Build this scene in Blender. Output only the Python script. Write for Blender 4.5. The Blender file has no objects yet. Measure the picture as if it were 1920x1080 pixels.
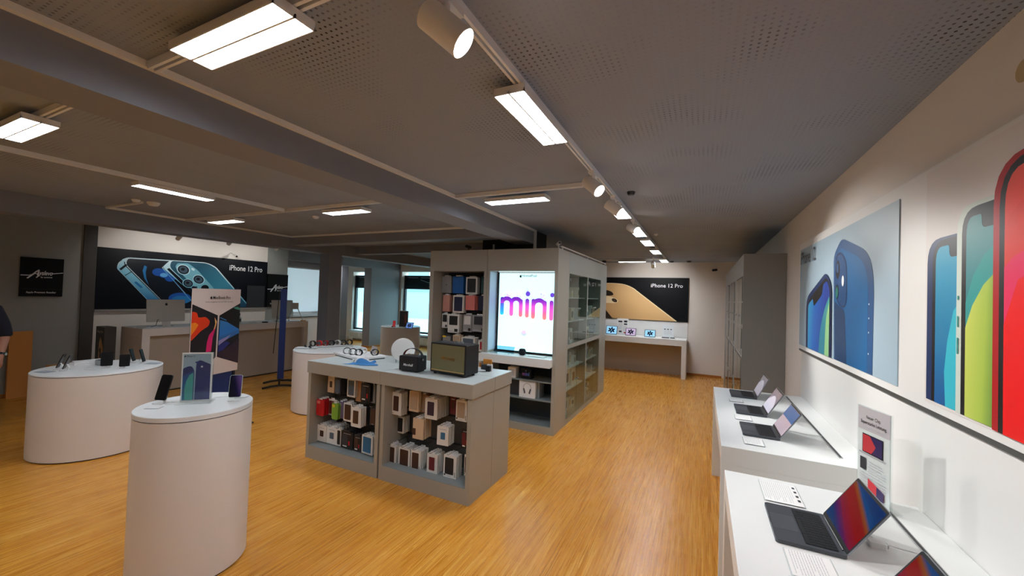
import bpy, math, random
from mathutils import Vector, Matrix, Euler
C = bpy.context.scene.collection
random.seed(7)
R = math.radians
# ---------------------------------------------------------------- camera
FPX, YAW, PITCH, ROLL = 741.65, 0.44871963, 0.02014307, 0.03288685
cam_d = bpy.data.cameras.new('camera'); cam_d.sensor_width = 36; cam_d.lens = FPX/1920*36
cam_d.clip_start = 0.05; cam_d.clip_end = 300
cam = bpy.data.objects.new('camera', cam_d); C.objects.link(cam)
_fw = Vector((-math.sin(YAW)*math.cos(PITCH), math.cos(YAW)*math.cos(PITCH), math.sin(PITCH)))
_r = Vector((math.cos(YAW), math.sin(YAW), 0)); _u = _r.cross(_fw)
_c, _s = math.cos(ROLL), math.sin(ROLL)
_r2 = _c*_r+_s*_u; _u2 = -_s*_r+_c*_u
cam.matrix_world = Matrix(((_r2.x, _u2.x, -_fw.x, 0), (_r2.y, _u2.y, -_fw.y, 0), (_r2.z, _u2.z, -_fw.z, 1.76), (0, 0, 0, 1)))
bpy.context.scene.camera = cam
# ---------------------------------------------------------------- world + exposure
sc = bpy.context.scene
vs = sc.view_settings; vs.view_transform = 'Standard'; vs.look = 'None'; vs.exposure = 0.1; vs.gamma = 1.0; vs.use_curve_mapping = False
w = bpy.data.worlds.new('world'); sc.world = w; w.use_nodes = True
_bg = w.node_tree.nodes['Background']; _bg.inputs[0].default_value = (0.70, 0.92, 1.0, 1); _bg.inputs[1].default_value = 4.8
PANEL_E = 54.0      # ceiling fixture diffusers
SPOT_W = 50.0      # track spots

# ---------------------------------------------------------------- materials
def lin(c):
    return tuple(((v/255)/12.92 if v/255 <= 0.04045 else ((v/255+0.055)/1.055)**2.4) for v in c)+(1,)
MATS = {}
def mat(name, col, rough=0.5, metal=0.0, spec=None, emit=None, es=0.0, alpha=None):
    if name in MATS: return MATS[name]
    m = bpy.data.materials.new(name); m.use_nodes = True; b = m.node_tree.nodes['Principled BSDF']
    b.inputs['Base Color'].default_value = lin(col); b.inputs['Roughness'].default_value = rough; b.inputs['Metallic'].default_value = metal
    if spec is not None: b.inputs['Specular IOR Level'].default_value = spec
    if emit is not None:
        b.inputs['Emission Color'].default_value = lin(emit); b.inputs['Emission Strength'].default_value = es
    MATS[name] = m; return m
def nodes(m): return m.node_tree.nodes, m.node_tree.links
def painted(name, col, rough=0.6, var=0.04, scale=1.5):
    """plain paint with a faint procedural unevenness"""
    if name in MATS: return MATS[name]
    m = mat(name, col, rough); N, L = nodes(m); b = N['Principled BSDF']
    t = N.new('ShaderNodeTexCoord'); n = N.new('ShaderNodeTexNoise'); n.inputs['Scale'].default_value = scale; n.inputs['Detail'].default_value = 3
    r = N.new('ShaderNodeMapRange'); r.inputs[3].default_value = 1-var; r.inputs[4].default_value = 1+var
    mx = N.new('ShaderNodeVectorMath'); mx.operation = 'SCALE'; mx.inputs[0].default_value = lin(col)[:3]
    L.new(t.outputs['Object'], n.inputs['Vector']); L.new(n.outputs[0], r.inputs[0]); L.new(r.outputs[0], mx.inputs['Scale']); L.new(mx.outputs[0], b.inputs['Base Color'])
    return m
def grad(name, vec, off, stops, rough=0.35, emit=0.0):
    """printed / displayed colour blend along a direction of the sheet (Generated coordinates)"""
    if name in MATS: return MATS[name]
    m = mat(name, (128, 128, 128), rough); N, L = nodes(m); b = N['Principled BSDF']
    t = N.new('ShaderNodeTexCoord'); d = N.new('ShaderNodeVectorMath'); d.operation = 'DOT_PRODUCT'; d.inputs[1].default_value = vec
    a = N.new('ShaderNodeMath'); a.operation = 'ADD'; a.inputs[1].default_value = off
    r = N.new('ShaderNodeValToRGB'); e = r.color_ramp.elements
    while len(e) < len(stops): e.new(0.5)
    for i, (p, c) in enumerate(stops): e[i].position = p; e[i].color = lin(c)
    L.new(t.outputs['Generated'], d.inputs[0]); L.new(d.outputs['Value'], a.inputs[0]); L.new(a.outputs[0], r.inputs[0]); L.new(r.outputs[0], b.inputs['Base Color'])
    if emit:
        L.new(r.outputs[0], b.inputs['Emission Color']); b.inputs['Emission Strength'].default_value = emit
    return m
def glass(name, tint=(235, 245, 242), reflect=1.0):
    if name in MATS: return MATS[name]
    m = bpy.data.materials.new(name); m.use_nodes = True; N, L = nodes(m); N.clear()
    o = N.new('ShaderNodeOutputMaterial'); mx = N.new('ShaderNodeMixShader'); t = N.new('ShaderNodeBsdfTransparent'); g = N.new('ShaderNodeBsdfGlossy')
    f = N.new('ShaderNodeLayerWeight'); f.inputs['Blend'].default_value = 0.5
    pw = N.new('ShaderNodeMath'); pw.operation = 'POWER'; pw.inputs[1].default_value = 5.0; L.new(f.outputs['Facing'], pw.inputs[0])
    s = N.new('ShaderNodeMath'); s.operation = 'MULTIPLY_ADD'; s.inputs[1].default_value = 0.9*reflect; s.inputs[2].default_value = 0.04*reflect; s.use_clamp = True
    t.inputs[0].default_value = lin(tint); g.inputs['Roughness'].default_value = 0.02
    L.new(pw.outputs[0], s.inputs[0]); L.new(s.outputs[0], mx.inputs[0]); L.new(t.outputs[0], mx.inputs[1]); L.new(g.outputs[0], mx.inputs[2]); L.new(mx.outputs[0], o.inputs[0])
    MATS[name] = m; return m

def ceiling_mat():
    m = mat('perforated grey ceiling', (96, 87, 82), 0.85); N, L = nodes(m); b = N['Principled BSDF']
    t = N.new('ShaderNodeTexCoord'); s = N.new('ShaderNodeSeparateXYZ'); L.new(t.outputs['Object'], s.inputs[0])
    def M(op, a, c=None, clamp=False):
        n = N.new('ShaderNodeMath'); n.operation = op; n.use_clamp = clamp
        for i, v in enumerate((a, c)):
            if v is None: continue
            if isinstance(v, (int, float)): n.inputs[i].default_value = v
            else: L.new(v, n.inputs[i])
        return n.outputs[0]
    fx = M('SUBTRACT', M('FRACT', M('DIVIDE', s.outputs[0], 0.026)), 0.5); fy = M('SUBTRACT', M('FRACT', M('DIVIDE', s.outputs[1], 0.026)), 0.5)
    d = M('SQRT', M('ADD', M('MULTIPLY', fx, fx), M('MULTIPLY', fy, fy)))
    dot = M('LESS_THAN', d, 0.19)
    n = N.new('ShaderNodeTexNoise'); n.inputs['Scale'].default_value = 1.7; n.inputs['Detail'].default_value = 4; L.new(t.outputs['Object'], n.inputs['Vector'])
    mask = N.new('ShaderNodeMapRange'); mask.inputs[1].default_value = 0.5; mask.inputs[2].default_value = 0.68; mask.inputs[3].default_value = 0.06; mask.inputs[4].default_value = 1.0; L.new(n.outputs[0], mask.inputs[0])
    f = M('MULTIPLY', dot, mask.outputs[0])
    mx = N.new('ShaderNodeMix'); mx.data_type = 'RGBA'; mx.inputs[6].default_value = lin((146, 154, 168)); mx.inputs[7].default_value = lin((44, 40, 38))
    L.new(f, mx.inputs[0]); L.new(mx.outputs[2], b.inputs['Base Color']); return m

def floor_mat():
    m = mat('bamboo strip floor', (196, 138, 52), 0.3); N, L = nodes(m); b = N['Principled BSDF']
    t = N.new('ShaderNodeTexCoord'); s = N.new('ShaderNodeSeparateXYZ'); L.new(t.outputs['Object'], s.inputs[0])
    def M(op, a, c=None):
        n = N.new('ShaderNodeMath'); n.operation = op
        for i, v in enumerate((a, c)):
            if v is None: continue
            if isinstance(v, (int, float)): n.inputs[i].default_value = v
            else: L.new(v, n.inputs[i])
        return n.outputs[0]
    def strip(width, length, seed):
        ix = M('FLOOR', M('DIVIDE', s.outputs[0], width))
        wn = N.new('ShaderNodeTexWhiteNoise'); wn.noise_dimensions = '1D'; L.new(M('ADD', ix, seed), wn.inputs['W'])
        iy = M('FLOOR', M('DIVIDE', M('ADD', s.outputs[1], M('MULTIPLY', wn.outputs[0], length*3)), length))
        cb = N.new('ShaderNodeCombineXYZ'); L.new(ix, cb.inputs[0]); L.new(iy, cb.inputs[1]); cb.inputs[2].default_value = seed
        w2 = N.new('ShaderNodeTexWhiteNoise'); w2.noise_dimensions = '3D'; L.new(cb.outputs[0], w2.inputs['Vector']); return w2.outputs[0]
    a = strip(0.0055, 0.34, 3.0); c = strip(0.016, 0.7, 11.0); p = strip(0.19, 1.6, 23.0)
    mp = N.new('ShaderNodeMapping'); mp.inputs['Scale'].default_value = (160, 3.0, 1); L.new(t.outputs['Object'], mp.inputs[0])
    n = N.new('ShaderNodeTexNoise'); n.inputs['Scale'].default_value = 1.0; n.inputs['Detail'].default_value = 4; L.new(mp.outputs[0], n.inputs['Vector'])
    v = M('ADD', M('ADD', M('MULTIPLY', a, 0.36), M('MULTIPLY', c, 0.16)), M('ADD', M('MULTIPLY', p, 0.10), M('MULTIPLY', n.outputs[0], 0.36)))
    r = N.new('ShaderNodeValToRGB'); e = r.color_ramp.elements
    for _ in range(3): e.new(0.5)
    for i, (q, col) in enumerate([(0.10, (160, 92, 22)), (0.34, (204, 132, 36)), (0.5, (216, 147, 50)), (0.66, (228, 164, 68)), (0.88, (244, 196, 110))]): e[i].position = q; e[i].color = lin(col)
    L.new(v, r.inputs[0]); L.new(r.outputs[0], b.inputs['Base Color'])
    rr = N.new('ShaderNodeMapRange'); rr.inputs[3].default_value = 0.22; rr.inputs[4].default_value = 0.34; L.new(n.outputs[0], rr.inputs[0]); L.new(rr.outputs[0], b.inputs['Roughness'])
    bp = N.new('ShaderNodeBump'); bp.inputs['Strength'].default_value = 0.06; bp.inputs['Distance'].default_value = 0.002; L.new(v, bp.inputs['Height']); L.new(bp.outputs[0], b.inputs['Normal'])
    return m

# ---------------------------------------------------------------- mesh builder
def _text_mesh(s, size, bold=0.0, shear=0.0, width=None, space=1.0):
    cu = bpy.data.curves.new('tmp', 'FONT'); cu.body = s; cu.size = size; cu.offset = bold*size; cu.shear = shear; cu.space_character = space
    cu.resolution_u = 3
    o = bpy.data.objects.new('tmp', cu); me = o.to_mesh()
    vs_ = [v.co.copy() for v in me.vertices]; fs = [list(p.vertices) for p in me.polygons]
    o.to_mesh_clear(); bpy.data.objects.remove(o); bpy.data.curves.remove(cu)
    if vs_:
        x0 = min(v.x for v in vs_); x1 = max(v.x for v in vs_)
        k = 1.0 if width is None else width/(x1-x0)
        for v in vs_: v.x = (v.x-x0)*k
        if width is not None:
            pass
    return vs_, fs
class MB:
    def __init__(s): s.v = []; s.f = []; s.m = []
    def add(s, vs_, fs, m=0):
        o = len(s.v); s.v += [tuple(v) for v in vs_]
        for f in fs: s.f.append([o+i for i in f]); s.m.append(m)
        return s
    def box(s, x0, y0, z0, x1, y1, z1, m=0, rot=None, piv=None):
        vs_ = [Vector((x, y, z)) for z in (z0, z1) for y in (y0, y1) for x in (x0, x1)]
        if rot is not None:
            p = Vector(piv) if piv is not None else Vector(((x0+x1)/2, (y0+y1)/2, (z0+z1)/2))
            vs_ = [rot@(v-p)+p for v in vs_]
        return s.add(vs_, [(0, 2, 3, 1), (4, 5, 7, 6), (0, 1, 5, 4), (2, 6, 7, 3), (0, 4, 6, 2), (1, 3, 7, 5)], m)
    def rbox(s, x0, y0, z0, x1, y1, z1, r=0.01, axis='z', m=0, n=5, M=None):
        """box with rounded corners seen along axis"""
        A = {'z': (0, 1, 2), 'y': (0, 2, 1), 'x': (1, 2, 0)}[axis]; lo = (x0, y0, z0); hi = (x1, y1, z1)
        pts = rrect(lo[A[0]], lo[A[1]], hi[A[0]], hi[A[1]], r, n)
        def mk(p, d):
            q = [0, 0, 0]; q[A[0]] = p[0]; q[A[1]] = p[1]; q[A[2]] = d; q = Vector(q); return M@q if M is not None else q
        k = len(pts); vs_ = [mk(p, lo[A[2]]) for p in pts]+[mk(p, hi[A[2]]) for p in pts]
        fs = [tuple(range(k))[::-1], tuple(range(k, 2*k))]+[(i, (i+1) % k, k+(i+1) % k, k+i) for i in range(k)]
        return s.add(vs_, fs, m)
    def poly(s, pts, m=0): return s.add(pts, [tuple(range(len(pts)))], m)
    def cyl(s, p0, p1, r0, r1=None, n=16, m=0, caps=True, mc=None):
        p0 = Vector(p0); p1 = Vector(p1); r1 = r0 if r1 is None else r1; d = (p1-p0).normalized()
        a = d.orthogonal().normalized(); b = d.cross(a)
        vs_ = [p0+(a*math.cos(2*math.pi*i/n)+b*math.sin(2*math.pi*i/n))*r0 for i in range(n)]+[p1+(a*math.cos(2*math.pi*i/n)+b*math.sin(2*math.pi*i/n))*r1 for i in range(n)]
        s.add(vs_, [(i, (i+1) % n, n+(i+1) % n, n+i) for i in range(n)], m)
        if caps:
            o = len(s.v)-2*n
            s.f += [[o+i for i in range(n)][::-1], [o+n+i for i in range(n)]]; s.m += [m, m if mc is None else mc]
        return s
    def tube(s, pts, r, n=8, m=0):
        pts = [Vector(p) for p in pts]; rings = []; a = None
        for i, p in enumerate(pts):
            d = (pts[min(i+1, len(pts)-1)]-pts[max(i-1, 0)]).normalized()
            if a is None: a = d.orthogonal().normalized()
            a = (a-d*a.dot(d)).normalized(); b = d.cross(a); rr = r[i] if isinstance(r, (list, tuple)) else r
            rings.append([p+(a*math.cos(2*math.pi*k/n)+b*math.sin(2*math.pi*k/n))*rr for k in range(n)])
        vs_ = [v for g in rings for v in g]; fs = []
        for i in range(len(pts)-1):
            for k in range(n): fs.append((i*n+k, i*n+(k+1) % n, (i+1)*n+(k+1) % n, (i+1)*n+k))
        fs.append(tuple(range(n))[::-1]); fs.append(tuple((len(pts)-1)*n+k for k in range(n)))
        return s.add(vs_, fs, m)
    def lathe(s, prof, c=(0, 0, 0), n=32, m=0, sx=1, sy=1):
        c = Vector(c); vs_ = []; fs = []
        for (r, z) in prof:
            for k in range(n): vs_.append(c+Vector((r*sx*math.cos(2*math.pi*k/n), r*sy*math.sin(2*math.pi*k/n), z)))
        for i in range(len(prof)-1):
            for k in range(n): fs.append((i*n+k, i*n+(k+1) % n, (i+1)*n+(k+1) % n, (i+1)*n+k))
        fs.append(tuple(range(n))[::-1]); fs.append(tuple((len(prof)-1)*n+k for k in range(n)))
        return s.add(vs_, fs, m)
    def sphere(s, c, r, n=20, k=12, m=0, sz=1.0):
        prof = [(max(1e-4, r*math.sin(math.pi*i/k)), -r*sz*math.cos(math.pi*i/k)) for i in range(k+1)]
        return s.lathe(prof, c, n, m)
    def xf(s, M):
        s.v = [tuple(M@Vector(v)) for v in s.v]; return s
    def build(s, name, mats, parent=None, world=False, smooth=False, bevel=0.0, origin=None):
        me = bpy.data.meshes.new(name)
        vs_ = s.v
        o = bpy.data.objects.new(name, me)
        if world and parent is not None:
            M = wm(parent).inverted(); vs_ = [tuple(M@Vector(v)) for v in vs_]
        if parent is None:
            if origin is None:
                xs = [v[0] for v in vs_]; ys = [v[1] for v in vs_]; zs = [v[2] for v in vs_]
                origin = ((min(xs)+max(xs))/2, (min(ys)+max(ys))/2, min(zs))
            ov = Vector(origin); vs_ = [tuple(Vector(v)-ov) for v in vs_]; o.location = ov
        me.from_pydata(vs_, [], s.f)
        mats = mats if isinstance(mats, (list, tuple)) else [mats]
        for m in mats: me.materials.append(m)
        me.polygons.foreach_set('material_index', s.m)
        if smooth:
            me.polygons.foreach_set('use_smooth', [True]*len(me.polygons))
            try: me.set_sharp_from_angle(angle=R(38))
            except Exception: pass
        me.update()
        C.objects.link(o)
        if parent is not None: o.parent = parent
        if bevel:
            b = o.modifiers.new('bevel', 'BEVEL'); b.width = bevel; b.segments = 2; b.limit_method = 'ANGLE'; b.angle_limit = R(40)
        return o
def wm(o):
    M = o.matrix_basis.copy()
    while o.parent: o = o.parent; M = o.matrix_basis@M
    return M
def rrect(x0, y0, x1, y1, r, n=5):
    r = min(r, (x1-x0)/2-1e-5, (y1-y0)/2-1e-5); out = []
    for cx, cy, a in ((x1-r, y0+r, -90), (x1-r, y1-r, 0), (x0+r, y1-r, 90), (x0+r, y0+r, 180)):
        for i in range(n+1):
            t = R(a+90*i/n); out.append((cx+r*math.cos(t), cy+r*math.sin(t)))
    return out
def rpoly(pts, rad, n=5):
    """polygon with its corners rounded; rad a number or one per corner"""
    out = []; k = len(pts)
    for i, p in enumerate(pts):
        r = rad[i] if isinstance(rad, (list, tuple)) else rad
        p = Vector(p); a = Vector(pts[i-1])-p; b = Vector(pts[(i+1) % k])-p
        if r <= 0: out.append(tuple(p)); continue
        ra = min(r, a.length*0.48); rb = min(r, b.length*0.48); A = p+a.normalized()*ra; B = p+b.normalized()*rb
        for j in range(n+1):
            t = j/n; q = A*(1-t)**2+p*2*t*(1-t)+B*t*t; out.append((q.x, q.y))
    return out
class Art:
    """draws flat print on a plane: O origin, u right, v up, n outwards"""
    def __init__(s, mb, O, u, v):
        s.mb = mb; s.O = Vector(O); s.u = Vector(u).normalized(); s.v = Vector(v).normalized(); s.n = s.u.cross(s.v); s.k = 0
    def P(s, a, b, l): return s.O+s.u*a+s.v*b+s.n*l
    def lift(s, l):
        if l is None: s.k += 1; return 0.0004*s.k
        return l
    def poly(s, pts, m, l=None):
        l = s.lift(l); s.mb.poly([s.P(a, b, l) for a, b in pts], m)
    def rect(s, x0, y0, x1, y1, m, r=0, l=None):
        s.poly(rrect(x0, y0, x1, y1, r) if r else [(x0, y0), (x1, y0), (x1, y1), (x0, y1)], m, l)
    def disc(s, x, y, r, m, l=None, n=24, ry=None, rot=0):
        ry = r if ry is None else ry; c, d = math.cos(rot), math.sin(rot)
        s.poly([(x+r*math.cos(2*math.pi*i/n)*c-ry*math.sin(2*math.pi*i/n)*d, y+r*math.cos(2*math.pi*i/n)*d+ry*math.sin(2*math.pi*i/n)*c) for i in range(n)], m, l)
    def line(s, pts, wd, m, l=None):
        l = s.lift(l); pts = [Vector(p) for p in pts]
        for a, b in zip(pts, pts[1:]):
            d = (b-a).normalized()*wd/2; q = Vector((-d.y, d.x)); e = d*0.6
            s.mb.poly([s.P(*(a-q-e), l), s.P(*(b-q+e), l), s.P(*(b+q+e), l), s.P(*(a+q-e), l)], m)
    def text(s, t, x, y, size, m, bold=0.0, width=None, align='l', shear=0.0, l=None, rot=0.0):
        l = s.lift(l); vs_, fs = _text_mesh(t, size, bold, shear, width)
        if not vs_: return
        wd = max(v.x for v in vs_); dx = {'l': 0, 'c': -wd/2, 'r': -wd}[align]; c, d = math.cos(rot), math.sin(rot)
        s.mb.add([s.P(x+(v.x+dx)*c-v.y*d, y+(v.x+dx)*d+v.y*c, l) for v in vs_], fs, m)
    def fruit(s, x, y, h, m, l=None):
        """bitten fruit mark, h tall, centred"""
        l = s.lift(l); k = h/1.25
        O = [(0, .42), (.14, .49), (.3, .46), (.42, .36), (.33, .22), (.31, .06), (.37, -.08), (.46, -.15), (.38, -.36), (.24, -.54), (.12, -.56), (0, -.51), (-.12, -.56), (-.24, -.54), (-.4, -.34), (-.48, -.05), (-.46, .2), (-.34, .41), (-.16, .48)]
        s.mb.poly([s.P(x+a*k, y+b*k-.1*k, l) for a, b in O], m)
        s.mb.poly([s.P(x+a*k, y+b*k-.1*k, l) for a, b in ((0, .55), (.02, .7), (.1, .8), (.22, .86), (.2, .7), (.12, .58))], m)
def blank_lines(art, x0, y0, x1, n, dy, m, h=None, seed=1):
    """a block of small unreadable print, as the photo shows it: rows of short dashes"""
    rnd = random.Random(seed); h = h or dy*0.35; l = art.lift(None)
    for i in range(n):
        x = x0; y = y0-i*dy; end = x1-(rnd.random()*0.3*(x1-x0) if rnd.random() < .5 else 0)
        while x < end:
            wd = (0.04+rnd.random()*0.1)*(x1-x0); xe = min(x+wd, end)
            art.mb.poly([art.P(x, y, l), art.P(xe, y, l), art.P(xe, y+h, l), art.P(x, y+h, l)], m); x = xe+0.015*(x1-x0)
# ---------------------------------------------------------------- scene bookkeeping
def tag(o, label=None, cat=None, group=None, kind=None):
    if label: o['label'] = label
    if cat: o['category'] = cat
    if group: o['group'] = group
    if kind: o['kind'] = kind
    return o
def thing(name, label, cat, loc=(0, 0, 0), rz=0.0, group=None):
    o = bpy.data.objects.new(name, None); C.objects.link(o); o.location = loc; o.rotation_euler = (0, 0, rz); o.empty_display_size = 0.05
    return tag(o, label, cat, group)
def struct(name, mb, m, **k): return tag(mb.build(name, m, **k), kind='structure')
def kids(o): return [c for c in C.objects if c.parent == o]
def dup(root, loc=None, rz=None, label=None, group=None, parent=None):
    c = root.copy(); C.objects.link(c); c.parent = parent
    if loc is not None: c.location = loc
    if rz is not None: c.rotation_euler = (0, 0, rz)
    if label: c['label'] = label
    if group: c['group'] = group
    for ch in list(root.children): dup(ch, parent=c)
    return c
# ================================================================ room shell
ZC = 2.72
M_ceil = ceiling_mat(); M_floor = floor_mat()
M_beam = painted('smooth grey beam paint', (132, 135, 144), 0.7)
M_white = painted('warm white wall paint', (226, 219, 211), 0.6, 0.02)
M_board = mat('white wall board', (230, 229, 226), 0.38)
M_grey = painted('grey wall paint', (152, 154, 150), 0.7, 0.05)
M_pier = painted('blue grey wall paint', (128, 126, 130), 0.7, 0.03)
M_lam = mat('white laminate', (232, 234, 232), 0.33)
M_lams = mat('cream laminate', (232, 226, 220), 0.45)
M_tow = mat('warm grey lacquer', (168, 164, 152), 0.4)
M_tow2 = mat('grey lacquer panel', (158, 160, 152), 0.38)
M_alu = mat('brushed aluminium', (178, 180, 180), 0.35, 0.9)
M_duct = mat('cream plastic duct', (238, 236, 230), 0.5)
M_black = mat('black plastic', (14, 14, 16), 0.35)
M_dark = mat('dark grey plastic', (48, 50, 54), 0.5)
M_whitep = mat('white plastic', (232, 232, 230), 0.35)
M_glass = glass('clear cabinet glass', (226, 234, 230), 1.0)
M_acr = glass('clear acrylic', (250, 252, 252), 0.8)
M_sky = mat('orange skirting wood', (176, 112, 48), 0.45)
M_text = mat('black print', (22, 22, 24), 0.5)
M_wtext = mat('white print', (240, 242, 245), 0.5)
M_paper = mat('white paper card', (238, 238, 236), 0.6)
M_ptext = mat('grey small print', (190, 192, 196), 0.6)

struct('floor', MB().box(-13.0, -3.6, -0.06, 1.4, 10.9, 0.0), M_floor, origin=(0, 0, 0))
struct('ceiling', MB().box(-13.0, -3.6, ZC, 1.4, 10.9, ZC+0.05), M_ceil, origin=(0, 0, ZC))
# right wall
struct('wall_right', MB().box(0.895, -3.6, 0, 1.0, 10.6, ZC), M_white)
struct('wall_front', MB().box(-9.3, -3.7, 0, 0.9, -3.6, ZC), M_white)
# back wall with two tall shop windows
wb = MB()
def xz(mb, x0, z0, x1, z1, y0=10.5, y1=10.8, m=0): mb.box(x0, y0, z0, x1, y1, z1, m)
xz(wb, -13, 0, -11.5, ZC); xz(wb, -11.5, 0, -10.3, 0.33); xz(wb, -11.5, 2.45, -10.3, ZC)
xz(wb, -10.3, 0, -9.22, ZC); xz(wb, -9.22, 0, -7.0, 0.36); xz(wb, -9.22, 2.46, -7.0, ZC); xz(wb, -7.0, 0, 1.0, ZC)
struct('wall_back', wb, M_white)
# left wall (several stretches, a niche and an opening to the window bay)
wl = MB()
def yz(y0, z0, y1, z1, x0=-9.6, x1=-9.3, m=0): wl.box(x0, y0, z0, x1, y1, z1, m)
yz(-3.7, 0, 2.82, ZC, m=0); yz(2.82, 0, 2.98, ZC, x1=-9.27, m=3); yz(2.98, 0, 5.915, ZC, m=1); yz(5.915, 0, 6.43, ZC, m=0)
yz(6.43, 2.48, 9.2, ZC, m=2); yz(7.75, 0, 8.03, 2.48, m=0); yz(9.2, 0, 10.5, ZC, m=2)
wl.box(-9.75, 6.43, 0, -9.65, 7.8, ZC, 4)       # niche back
wl.box(-12.4, 6.2, 0, -12.3, 10.5, ZC, 1); wl.box(-12.3, 7.8, 0, -9.76, 7.9, ZC, 1)
wl.box(-9.75, 6.38, 0, -9.6, 6.44, 2.48, 4); wl.box(-9.65, 6.43, 2.33, -9.5, 7.75, 2.48, 2)
wl.box(-9.65, 6.43, 1.04, -9.42, 7.75, 1.10, 4); 
wl.box(-11.0, 9.35, 0, -10.75, 9.6, 2.6, 2)     # slim pillar seen through the opening
struct('wall_left', wl, [M_grey, M_white, M_pier, painted('dark grey strip paint', (72, 70, 68), 0.7), mat('cool white niche', (205, 218, 224), 0.4)])
n3 = thing('window_3', None, None, (-9.64, 7.1, 1.1)); n3['kind'] = 'structure'
MB().box(-9.649, 6.50, 1.16, -9.642, 7.70, 2.30).build('pane', mat('frosted glowing pane', (206, 222, 228), 0.3, emit=(186, 214, 226), es=0.55), n3, world=True)  # even glow added to the pane itself so the niche panel turns bright
fb = MB(); fb.box(-9.649, 6.44, 1.10, -9.63, 7.75, 1.16); fb.box(-9.649, 6.44, 2.30, -9.63, 7.75, 2.33); fb.box(-9.649, 6.44, 1.16, -9.63, 6.50, 2.30); fb.box(-9.649, 7.70, 1.16, -9.63, 7.75, 2.30); fb.build('window_frame', M_board, n3, world=True)
# skirtings
sk = MB(); sk.box(-1.95, 10.485, 0, 0.44, 10.5, 0.05)
struct('baseboard_back', sk, M_sky)
sk = MB(); sk.box(-9.3, -3.6, 0, -9.285, 2.8, 0.06); sk.box(-9.3, 9.2, 0, -9.285, 10.5, 0.06); sk.box(-9.6, 9.185, 0, -9.285, 9.2, 0.06)
struct('baseboard_left', sk, M_sky)
# beams, column, chase
struct('trim_1', MB().box(-2.5, -3.6, 2.52, -2.2, 5.27, ZC), M_beam)
struct('trim_2', MB().box(-7.1, -3.6, 2.49, -6.8, 10.5, ZC), M_beam)
struct('trim_3', MB().box(-6.8, 4.75, 2.56, -2.5, 5.0, ZC), M_beam)
struct('trim_4', MB().box(-6.8, 6.28, 2.56, -3.1, 6.5, ZC), M_beam)
struct('trim_5', MB().box(-7.05, 5.56, 0, -6.78, 5.87, 2.49), M_beam)
struct('trim_6', MB().box(-3.06, 5.27, 0, -2.2, 5.75, ZC), mat('near black column', (20, 19, 24), 0.7))  # column coloured near black all over
# cable ducts along the beams
def duct(name, pts, wd=0.022, hh=0.022):
    mb = MB()
    for a, b in zip(pts, pts[1:]):
        mb.box(min(a[0], b[0])-wd/2, min(a[1], b[1])-wd/2, min(a[2], b[2])-hh/2, max(a[0], b[0])+wd/2, max(a[1], b[1])+wd/2, max(a[2], b[2])+hh/2)
    struct(name, mb, M_duct)
duct('trim_7', [(-2.187, -3.6, 2.707), (-2.187, 5.255, 2.707), (-2.187, 5.255, 2.42)], 0.034, 0.03)
duct('trim_8', [(-6.787, 2.25, 2.707), (-6.787, 4.737, 2.707), (-2.51, 4.737, 2.707)], 0.026, 0.026)
duct('trim_9', [(-6.787, 2.25, 2.707), (-5.9, 2.25, 2.707)])
duct('trim_10', [(-2.86, 5.255, 2.52), (-2.86, 5.255, 2.42)])
# ================================================================ windows + street
M_wf = mat('dark window frame', (22, 26, 40), 0.4); M_rev = mat('cool white reveal', (214, 226, 232), 0.45)
M_wg = glass('window glass', (225, 240, 242), 1.0)
def window(name, x0, x1, z0, z1, sign):
    fr = thing(name, None, None, (x0, 10.62, z0)); del_ = fr; fr['kind'] = 'structure'
    f = MB(); t = 0.06
    f.box(x0, 10.6, z0, x0+t, 10.68, z1); f.box(x1-t, 10.6, z0, x1, 10.68, z1); f.box(x0, 10.6, z0, x1, 10.68, z0+t); f.box(x0, 10.6, z1-t, x1, 10.68, z1)
    f.box(x0, 10.6, z1-0.46, x1, 10.66, z1-0.40)
    f.build('window_frame', M_wf, fr, world=True)
    MB().box(x0+t, 10.635, z0+t, x1-t, 10.641, z1-t).build('pane', M_wg, fr, world=True)
    MB().box(x0-0.04, 10.38, z0-0.06, x1+0.04, 10.6, z0-0.015).build('sill', M_rev, fr, world=True)
    # fascia box with mirrored lettering seen through the upper pane
    a = MB(); a.box(x0, 10.70, z1-0.42, x1, 10.75, z1-0.02, 0)
    A = Art(a, (x0, 10.70, z1-0.42), (1, 0, 0), (0, 0, 1))
    A.k = 3
    A.line([(0.10, 0.36), (0.50, 0.36)], 0.03, 1)
    A.line([(0.62, 0.36), (1.5, 0.355)], 0.03, 1)
    if sign:
        A.line([(0.62, 0.28), (0.9, 0.2), (1.15, 0.17)], 0.018, 1); A.text('Ayslevo', 0.98, 0.12, 0.17, 1, 0.03, 0.62, shear=-0.3)
        A.rect(0.98, 0.04, 1.4, 0.075, 1)
    a.build('sign_panel', [mat('black fascia', (10, 12, 20), 0.3), M_wtext], fr, world=True)
    return fr
window('window_1', -11.5, -10.3, 0.36, 2.33, False); window('window_2', -9.2, -7.0, 0.40, 2.34, True)
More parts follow.
